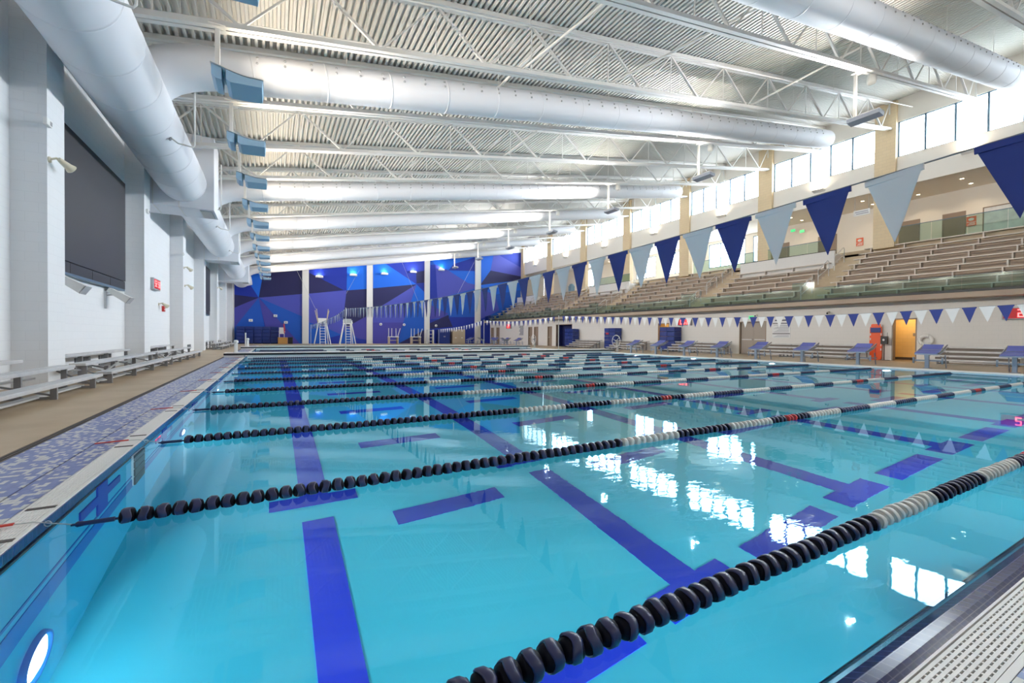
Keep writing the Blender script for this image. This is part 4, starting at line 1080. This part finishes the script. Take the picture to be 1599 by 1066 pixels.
def oval(mb,x,yc,zc_,a,b,m=0,n=20): mb.poly([(x,yc+a*math.cos(2*PI*i/n),zc_+b*math.sin(2*PI*i/n)) for i in range(n)],m)
# backboard
r=thing('rescue_backboard','orange rescue backboard leaning upright against the right wall','backboard',(XR-.12,11.0,DK))
mb=MB(); out=[(-.23,.0),(.23,.0),(.26,.1),(.28,.9),(.26,1.7),(.24,1.86),(.16,1.92),(-.16,1.92),(-.24,1.86),(-.26,1.7),(-.28,.9),(-.26,.1)]
mb.prism(out,'x',-.05,.0); P(mb,'board',M['orangep'],r)
mb=MB(); mb.bbox(-.12,-.05,-.22,.22,1.46,1.72,.02); P(mb,'head_block',M['bluep'],r)
mb=MB(); mb.box(-.055,-.05,-.02,.02,.2,.75); P(mb,'center_slot',M['red'],r)
mb=MB()
for s in (-1,1):
    for z in (.5,.75,1.05,1.3,1.78): mb.box(-.056,-.05,s*.235-.02,s*.235+.02,z,z+.12)
P(mb,'hand_hole',M['signw'],r)
mb=MB(); mb.tube([(-.08,.30,.75),(-.12,.36,.5),(-.10,.36,.1),(-.05,.30,.02)],.02,6); P(mb,'strap',M['black'],r)
# stand with black box
r=thing('stand_board','black box on a thin pole stand beside the orange backboard','stand',(XR-.35,10.55,DK))
mb=MB(); mb.tube([(0,0,0),(0,0,.85)],.018,8); mb.box(-.12,.12,-.2,.2,0,.02); P(mb,'pole',M['black'],r)
mb=MB(); mb.bbox(-.06,.06,-.15,.15,.85,1.26,.01); P(mb,'box',M['black'],r)
mb=MB(); oval(mb,-.062,.02,1.07,.05,.06); P(mb,'emblem',M['signw'],r)
mb=MB(); mb.tube([(0,-.12,1.26),(0,-.12,1.46)],.008,6); P(mb,'antenna',M['black'],r)
# life ring
r=thing('life_ring','white life ring hung on the right wall beside the orange doorway','life ring',(XR-.10,8.98,1.13)); mb=MB(); mb.torus((0,0,0),.225,.08,'x',28,10); P(mb,'ring',M['whitep'],r)
mb=MB()
for q in range(4):
    a=q*PI/2+.6; mb.torus((0,.225*math.cos(a),.225*math.sin(a)),.084,.008,'y' if q%2 else 'z',10,5)
P(mb,'rope_band',M['greyp'],r); mb=MB(); mb.torus((.02,0,.0),.20,.012,'x',24,6); mb.bar((.09,0,.17),(-.02,0,.17),.03,.03); P(mb,'hook_rope',M['greyp'],r)
# exit sign and cameras on the lower right wall
def text_mesh(s,size,name,m,root,loc,rot,label=None):
    cu=bpy.data.curves.new(name,'FONT'); cu.body=s; cu.size=size; cu.align_x='CENTER'; cu.align_y='CENTER'; cu.extrude=.002
    o=bpy.data.objects.new(name+'_tmp',cu); C.objects.link(o); bpy.context.view_layer.update()
    me=bpy.data.meshes.new_from_object(o); bpy.data.objects.remove(o); me.materials.clear(); me.materials.append(m)
    q=bpy.data.objects.new(name,me); C.objects.link(q); q.parent=root; q.location=loc; q.rotation_euler=rot; return q
def exit_sign(x,y,z,lab):
    r=thing('exit_sign',lab,'exit sign',(x,y,z)); mb=MB(); mb.bbox(-.06,0,-.2,.2,0,.26,.008); P(mb,'case',M['whitep'],r)
    mb=MB(); mb.box(-.066,-.06,-.17,.17,.03,.23); P(mb,'face',M['green'],r)
    text_mesh('EXIT',.14,'lettering',M['signw'],r,(-.07,0,.13),(PI/2,0,-PI/2))
exit_sign(XR,18.0,2.44,'green exit sign over the double doors in the right wall')
exit_sign(XB-.3,20.4,9.95,'green exit sign on the concourse, left of the pair')
exit_sign(XB-.3,19.7,9.75,'green exit sign on the concourse, right of the pair')
for i,(y,lab) in enumerate([(13.3,'small wall camera above the bleacher left of the orange backboard'),(17.6,'small wall camera beside the double doors exit sign')]):
    r=thing('wall_camera',lab,'camera',(XR,y,2.66)); mb=MB(); mb.tube([(0,0,0),(-.12,0,.06),(-.2,0,.03)],.025,8); P(mb,'arm',M['greyp'],r); mb=MB(); mb.tube([(-.12,.0,.06),(-.34,-.04,-.02)],.07,12); P(mb,'body',M['whitep'],r); mb=MB(); mb.tube([(-.34,-.04,-.02),(-.36,-.044,-.027)],.05,12); P(mb,'lens',M['black'],r)
# blue storage stacks
def stack(x,y,w,d,h,n,axis,lab,group,cols=2):
    r=thing('storage_stack',lab,'storage stack',(x,y,DK),0,group)
    for c in range(cols):
        for k in range(n):
            z0=.08+(h-.08)*k/n; z1=.08+(h-.08)*(k+1)/n-.015
            mb=MB()
            a=-w/2+w*c/cols+.008; b=-w/2+w*(c+1)/cols-.008
            if axis=='y': mb.bbox(-d/2,d/2,a,b,z0,z1,.03); mb.bbox(-d/2-.012,-d/2+.03,a+.06,b-.06,z0+.05,z1-.05,.01)
            else: mb.bbox(a,b,-d/2,d/2,z0,z1,.03); mb.bbox(a+.06,b-.06,-d/2-.012,-d/2+.03,z0+.05,z1-.05,.01)
            P(mb,'tier',M['bluep'],r)
    mb=MB()
    if axis=='y': mb.box(-d/2+.04,d/2-.04,-w/2+.03,w/2-.03,0,.08)
    else: mb.box(-w/2+.03,w/2-.03,-d/2+.04,d/2-.04,0,.08)
    P(mb,'base',M['black'],r)
    return r
for y,lab in ((24.45,'tall blue storage stack beside the second orange doorway on the right'),(31.2,'tall blue storage stack with red label midway along the right wall'),(37.6,'tall blue storage stack beside the dark opening in the right wall')):
    s=stack(XR-.5,y,1.5,.8,1.95,5,'y',lab,'blue stacks along the right wall')
    if 30<y<32: mb=MB(); mb.box(-.425,-.413,.1,.5,1.35,1.5); P(mb,'red_label',M['red'],s)
for i in range(5): stack(-3.25+.84*i,YF-.65,.80,.8,2.0,5,'x','dark blue five tier storage stack at the foot of the mural, %s from the left'%ORD[i],'blue stacks by the mural',1)
# ------------------------------------------------------------------ far deck furniture
r=thing('wood_box','ochre wooden box under the white chair at the left of the mural','box',(.95,57.2,DK)); mb=MB(); mb.bbox(-.5,.5,-.4,.4,0,.72,.015); P(mb,'body',M['wood'],r); mb=MB(); mb.bbox(-.52,.52,-.42,.42,.72,.76,.008); P(mb,'lid',M['wood'],r)
r=thing('white_chair','white plastic guard chair with red float on the wooden box','chair',(.85,57.2,DK+.76))
mb=MB(); mb.bbox(-.28,.28,-.25,.25,.40,.46,.015); P(mb,'seat',M['whitep'],r)
mb=MB(); mb.bbox(-.28,.28,.22,.28,.46,1.15,.015); P(mb,'backrest',M['whitep'],r)
for sx in (-1,1):
    for sy in (-1,1): mb=MB(); mb.box(sx*.25-.03,sx*.25+.03,sy*.22-.03,sy*.22+.03,0,.40); P(mb,'leg',M['whitep'],r)
    mb=MB(); mb.bbox(sx*.31-.04,sx*.31+.04,-.26,.27,.62,.67,.01); P(mb,'armrest',M['whitep'],r)
r=thing('rescue_tube','red rescue tube propped on the white guard chair','rescue tube',(1.12,57.05,DK+1.23)); mb=MB(); mb.tube([(0,0,0),(-.02,.02,.7),(-.05,.05,1.05)],[.06,.075,.06],12); P(mb,'float_body',M['red'],r)
mb=MB(); mb.torus((-.05,.05,1.1),.05,.012,'y',12,6); P(mb,'loop',M['red'],r)
r=thing('dark_bin','small dark bin beside the wooden box at the mural','bin',(1.75,57.5,DK)); mb=MB(); mb.bbox(-.25,.25,-.25,.25,0,.72,.03); P(mb,'body',M['black'],r); mb=MB(); mb.bbox(-.27,.27,-.27,.27,.72,.78,.015); P(mb,'lid',M['black'],r)
def ladder_chair(x,y,lab,horns):
    r=thing('ladder_chair',lab,'guard chair',(x,y,DK),0,'tall ladder chairs')
    for s in (-1,1):
        mb=MB(); mb.tube([(s*.85,-.25,0),(s*.42,0,2.35)],.05,8); P(mb,'leg',M['whitep'],r)
        mb=MB(); mb.tube([(s*.75,1.3,0),(s*.40,.45,2.35)],.05,8); P(mb,'leg',M['whitep'],r)
        mb=MB(); mb.tube([(s*.28,-.5,0),(s*.26,-.02,2.4)],.035,8); P(mb,'ladder_side',M['whitep'],r)
    for q in range(7):
        z=.3+.3*q; mb=MB(); mb.tube([(-.28,-.5+.2*z,z),(.28,-.5+.2*z,z)],.025,6); P(mb,'rung',M['whitep'],r)
    mb=MB(); mb.bbox(-.48,.48,-.05,.55,2.35,2.43,.015); P(mb,'seat',M['whitep'],r)
    mb=MB(); mb.bbox(-.46,.46,.47,.55,2.43,2.95,.02); P(mb,'backrest',M['greyp'] if not horns else M['whitep'],r)
    for s in (-1,1):
        if horns:
            mb=MB(); mb.tube([(s*.42,.1,2.40),(s*.60,.1,3.95)],.04,8); mb.tube([(s*.42,.45,2.40),(s*.72,.45,3.8)],.04,8); P(mb,'arm_post',M['tanp'],r)
        else:
            mb=MB(); mb.tube([(s*.45,.0,2.43),(s*.46,.0,2.75),(s*.46,.5,2.75)],.03,8); P(mb,'armrest',M['whitep'],r)
ladder_chair(4.75,52.2,'tall white ladder chair with raised forked posts before the mural',True)
ladder_chair(7.45,52.6,'tall white ladder chair with flat seat right of the forked one',False)
def legs_up(x,y,lab):
    r=thing('upturned_chair',lab,'chair',(x,y,DK),0,'upturned white chairs')
    mb=MB(); mb.bbox(-.62,.62,-.4,.4,.86,.95,.02); P(mb,'seat',M['whitep'],r)
    mb=MB(); mb.box(-.62,-.5,-.4,.4,0,.9); mb.box(.45,.57,-.4,.4,0,.86); mb.box(-.6,.55,-.38,.38,.42,.5); P(mb,'stand_frame',M['tanp'],r)
    for a,b in ((-.6,-.4),(-.2,-.12),(.35,.3),(.55,.85)):
        mb=MB(); mb.tube([(a,0,.95),(b if a>0 else a-.02*1,-.1,2.0)],.04,8); P(mb,'leg',M['whitep'],r)
legs_up(13.4,55.8,'white chair stacked legs up before the mural, left of two')
legs_up(16.3,55.8,'white chair stacked legs up before the mural, right of two')
r=thing('shelf_rack','narrow white shelf rack at the foot of a white pier','shelf',(18.85,57.6,DK)); 
for s in (-1,1): mb=MB(); mb.box(s*.4-.04,s*.4+.04,-.3,.3,0,1.9); P(mb,'side_panel',M['whitep'],r)
for q in range(4): mb=MB(); mb.box(-.4,.4,-.3,.3,.3+.48*q,.36+.48*q); P(mb,'shelf_board',M['whitep'],r)
r=thing('blue_cabinet','blue cabinet left of the tan cabinet at the mural','cabinet',(20.8,57.8,DK)); mb=MB(); mb.bbox(-.8,.8,-.5,.5,0,1.95,.02); P(mb,'body',M['bluep'],r)
for s in (-1,1): mb=MB(); mb.bbox(s*.39-.36,s*.39+.36,-.52,-.49,.08,1.88,.008); d=P(mb,'door',M['bluep'],r); mb=MB(); mb.box(s*.08-.03,s*.08+.03,-.55,-.52,.9,1.05); mb.build('handle',M['alu'],d)
r=thing('tan_cabinet','tall tan double cabinet before the mural','cabinet',(22.95,57.8,DK)); mb=MB(); mb.bbox(-.95,.95,-.45,.45,0,2.02,.02); P(mb,'body',M['tanp'],r)
for s in (-1,1):
    for z0,z1 in ((.06,.98),(1.02,1.96)): mb=MB(); mb.bbox(s*.47-.44,s*.47+.44,-.475,-.44,z0,z1,.008); d=P(mb,'door',M['tanp'],r); mb=MB(); mb.box(s*.47-.12,s*.47+.12,-.48,-.475,z1-.22,z1-.1); mb.build('paper_label',M['signw'],d)
for i,(x,z,lab) in enumerate([(-2.3,2.75,'white wall light low on the mural above the left blue stacks'),(.2,3.35,'white wall box on the mural above the white chair'),(1.3,2.6,'small white wall box right of the guard chair'),(8.7,2.7,'round white fitting on the mural behind the flat seat chair'),(12.4,2.6,'round white fitting above the left upturned chair'),(15.5,2.6,'round white fitting above the right upturned chair'),(20.0,2.55,'round white fitting above the blue cabinet')]):
    r=thing('mural_fitting',lab,'wall fitting',(x,YF-.02,z),0,'white fittings on the mural'); mb=MB()
    if i<3: mb.bbox(-.2,.2,-.2,0,-.15,.15,.02)
    else: mb.lathe([(0,-.18),(.14,-.16),(.18,-.06),(.18,0)],(0,0,0),'y',16)
    P(mb,'case',M['whitep'],r); mb=MB(); mb.lathe([(0,-.205),(.08,-.2),(.09,-.18)],(0,0,0),'y',12); P(mb,'lens',M['greyp'],r)
for i,(x0_,z0_,x1_,z1_) in enumerate([(2.0,9.0,4.1,4.0),(9.0,8.9,7.3,5.9),(14.0,10.6,15.1,4.3),(24.5,12.2,19.5,6.0)]):
    mb=MB(); mb.tube([(x0_,54.5,z0_),(x1_,52.8 if i<2 else 49.5,z1_)],.012,5); o=mb.build('guy_wire',M['wire'],loc=(x0_,54.5,z0_)); tag(o,'thin slanting wire in front of the mural, %s from the left'%ORD[i],'wire','wires before the mural')
# ------------------------------------------------------------------ concourse fittings
def osign(y,z,lab):
    r=thing('orange_sign',lab,'sign',(XB,y,z),0,'orange signs on the concourse'); mb=MB(); mb.box(-.03,0,-.22,.22,0,.58); P(mb,'panel',M['orsign'],r)
    mb=MB(); oval(mb,-.034,.0,.40,.13,.09); P(mb,'emblem',M['signw'],r)
    mb=MB()
    mb.box(-.034,-.03,-.2,.2,.225,.245)
    for q in range(3): mb.box(-.034,-.03,-.17,.17-.05*q,.05+.055*q,.075+.055*q)
    P(mb,'text_lines',M['signw'],r)
osign(10.0,8.25,'orange sign with white oval between the concourse doors at right')
osign(15.85,8.05,'orange sign with white oval in the lit passage behind the aisle')
r=thing('hanging_sign','white two line sign on the concourse left of a beige column','sign',(XW+.1,14.1,9.32)); mb=MB(); mb.box(-.04,0,-.46,.46,0,.36); P(mb,'panel',M['signw'],r)
mb=MB(); mb.box(-.044,-.04,-.36,.36,.21,.27); mb.box(-.044,-.04,-.38,.30,.09,.15); P(mb,'text_lines',M['inkg'],r); mb=MB(); mb.box(-.03,-.01,-.4,-.38,.36,1.3); mb.box(-.03,-.01,.38,.4,.36,1.3); P(mb,'hanger',M['greyp'],r)
for i,(y,X) in enumerate([(28.9,35.2),(47.5,35.2)]):
    r=thing('trash_bin','blue grey bin on the concourse behind the top row, %s one'%['nearer','farther'][i],'bin',(X,y,7.05)); mb=MB(); mb.bbox(-.32,.32,-.32,.32,0,.95,.05); P(mb,'body',M['bin'],r); mb=MB(); mb.lathe([(.34,.95),(.30,1.12),(.12,1.22),(0,1.22)],n=16); P(mb,'lid',M['bin'],r)

# ------------------------------------------------------------------ light, camera, view
w=bpy.data.worlds.new('sky'); SC.world=w; w.use_nodes=True
bg=w.node_tree.nodes['Background']; bg.inputs[0].default_value=(.80,.91,1,1); bg.inputs[1].default_value=SKY
for i,(a,b) in enumerate(WB):
    o=lamp('window_portal','AREA',(XW+.3,(a+b)/2,13.53),1,(1,1,1),(XW-5,(a+b)/2,13.53),b-a,2.2); o.data.cycles.is_portal=True; o.data.size,o.data.size_y=(b-a,2.2)
for i,(a,b) in enumerate(BW):
    o=lamp('window_portal','AREA',(XB+.3,(a+b)/2,9.2),1,(1,1,1),(XB-5,(a+b)/2,9.2),b-a,2.3); o.data.cycles.is_portal=True
# added fill lamps under the roof; the list is empty, so none are placed
for x,y in FILL: lamp('fill_lamp','AREA',(x,y,zb(x)-.4),FILLP,(.88,.95,1),(x,y,0),1.2)
cam=bpy.data.cameras.new('camera'); co=bpy.data.objects.new('camera',cam); C.objects.link(co)
cam.sensor_fit='HORIZONTAL'; cam.sensor_width=36; cam.lens=36*677.834/1599; cam.clip_start=.02; cam.clip_end=300
yaw,pitch,roll=.502566687,-.0122836229,.00799252599
fw=Vector((math.sin(yaw)*math.cos(pitch),math.cos(yaw)*math.cos(pitch),math.sin(pitch))); rt=Vector((math.cos(yaw),-math.sin(yaw),0)); up=rt.cross(fw)
r2=rt*math.cos(roll)+up*math.sin(roll); u2=-rt*math.sin(roll)+up*math.cos(roll)
co.matrix_world=Matrix(((r2.x,u2.x,-fw.x,0),(r2.y,u2.y,-fw.y,0),(r2.z,u2.z,-fw.z,1.17),(0,0,0,1)))
SC.camera=co
vs=SC.view_settings; vs.view_transform='Standard'; vs.look='None'; vs.gamma=1; vs.exposure=EXPO; vs.use_curve_mapping=False
cy=SC.cycles
cy.max_bounces=10; cy.diffuse_bounces=5; cy.glossy_bounces=4; cy.transmission_bounces=8; cy.transparent_max_bounces=12
cy.caustics_refractive=True; cy.caustics_reflective=False; cy.sample_clamp_indirect=6; cy.blur_glossy=.5
try: cy.use_denoising=True
except Exception: pass
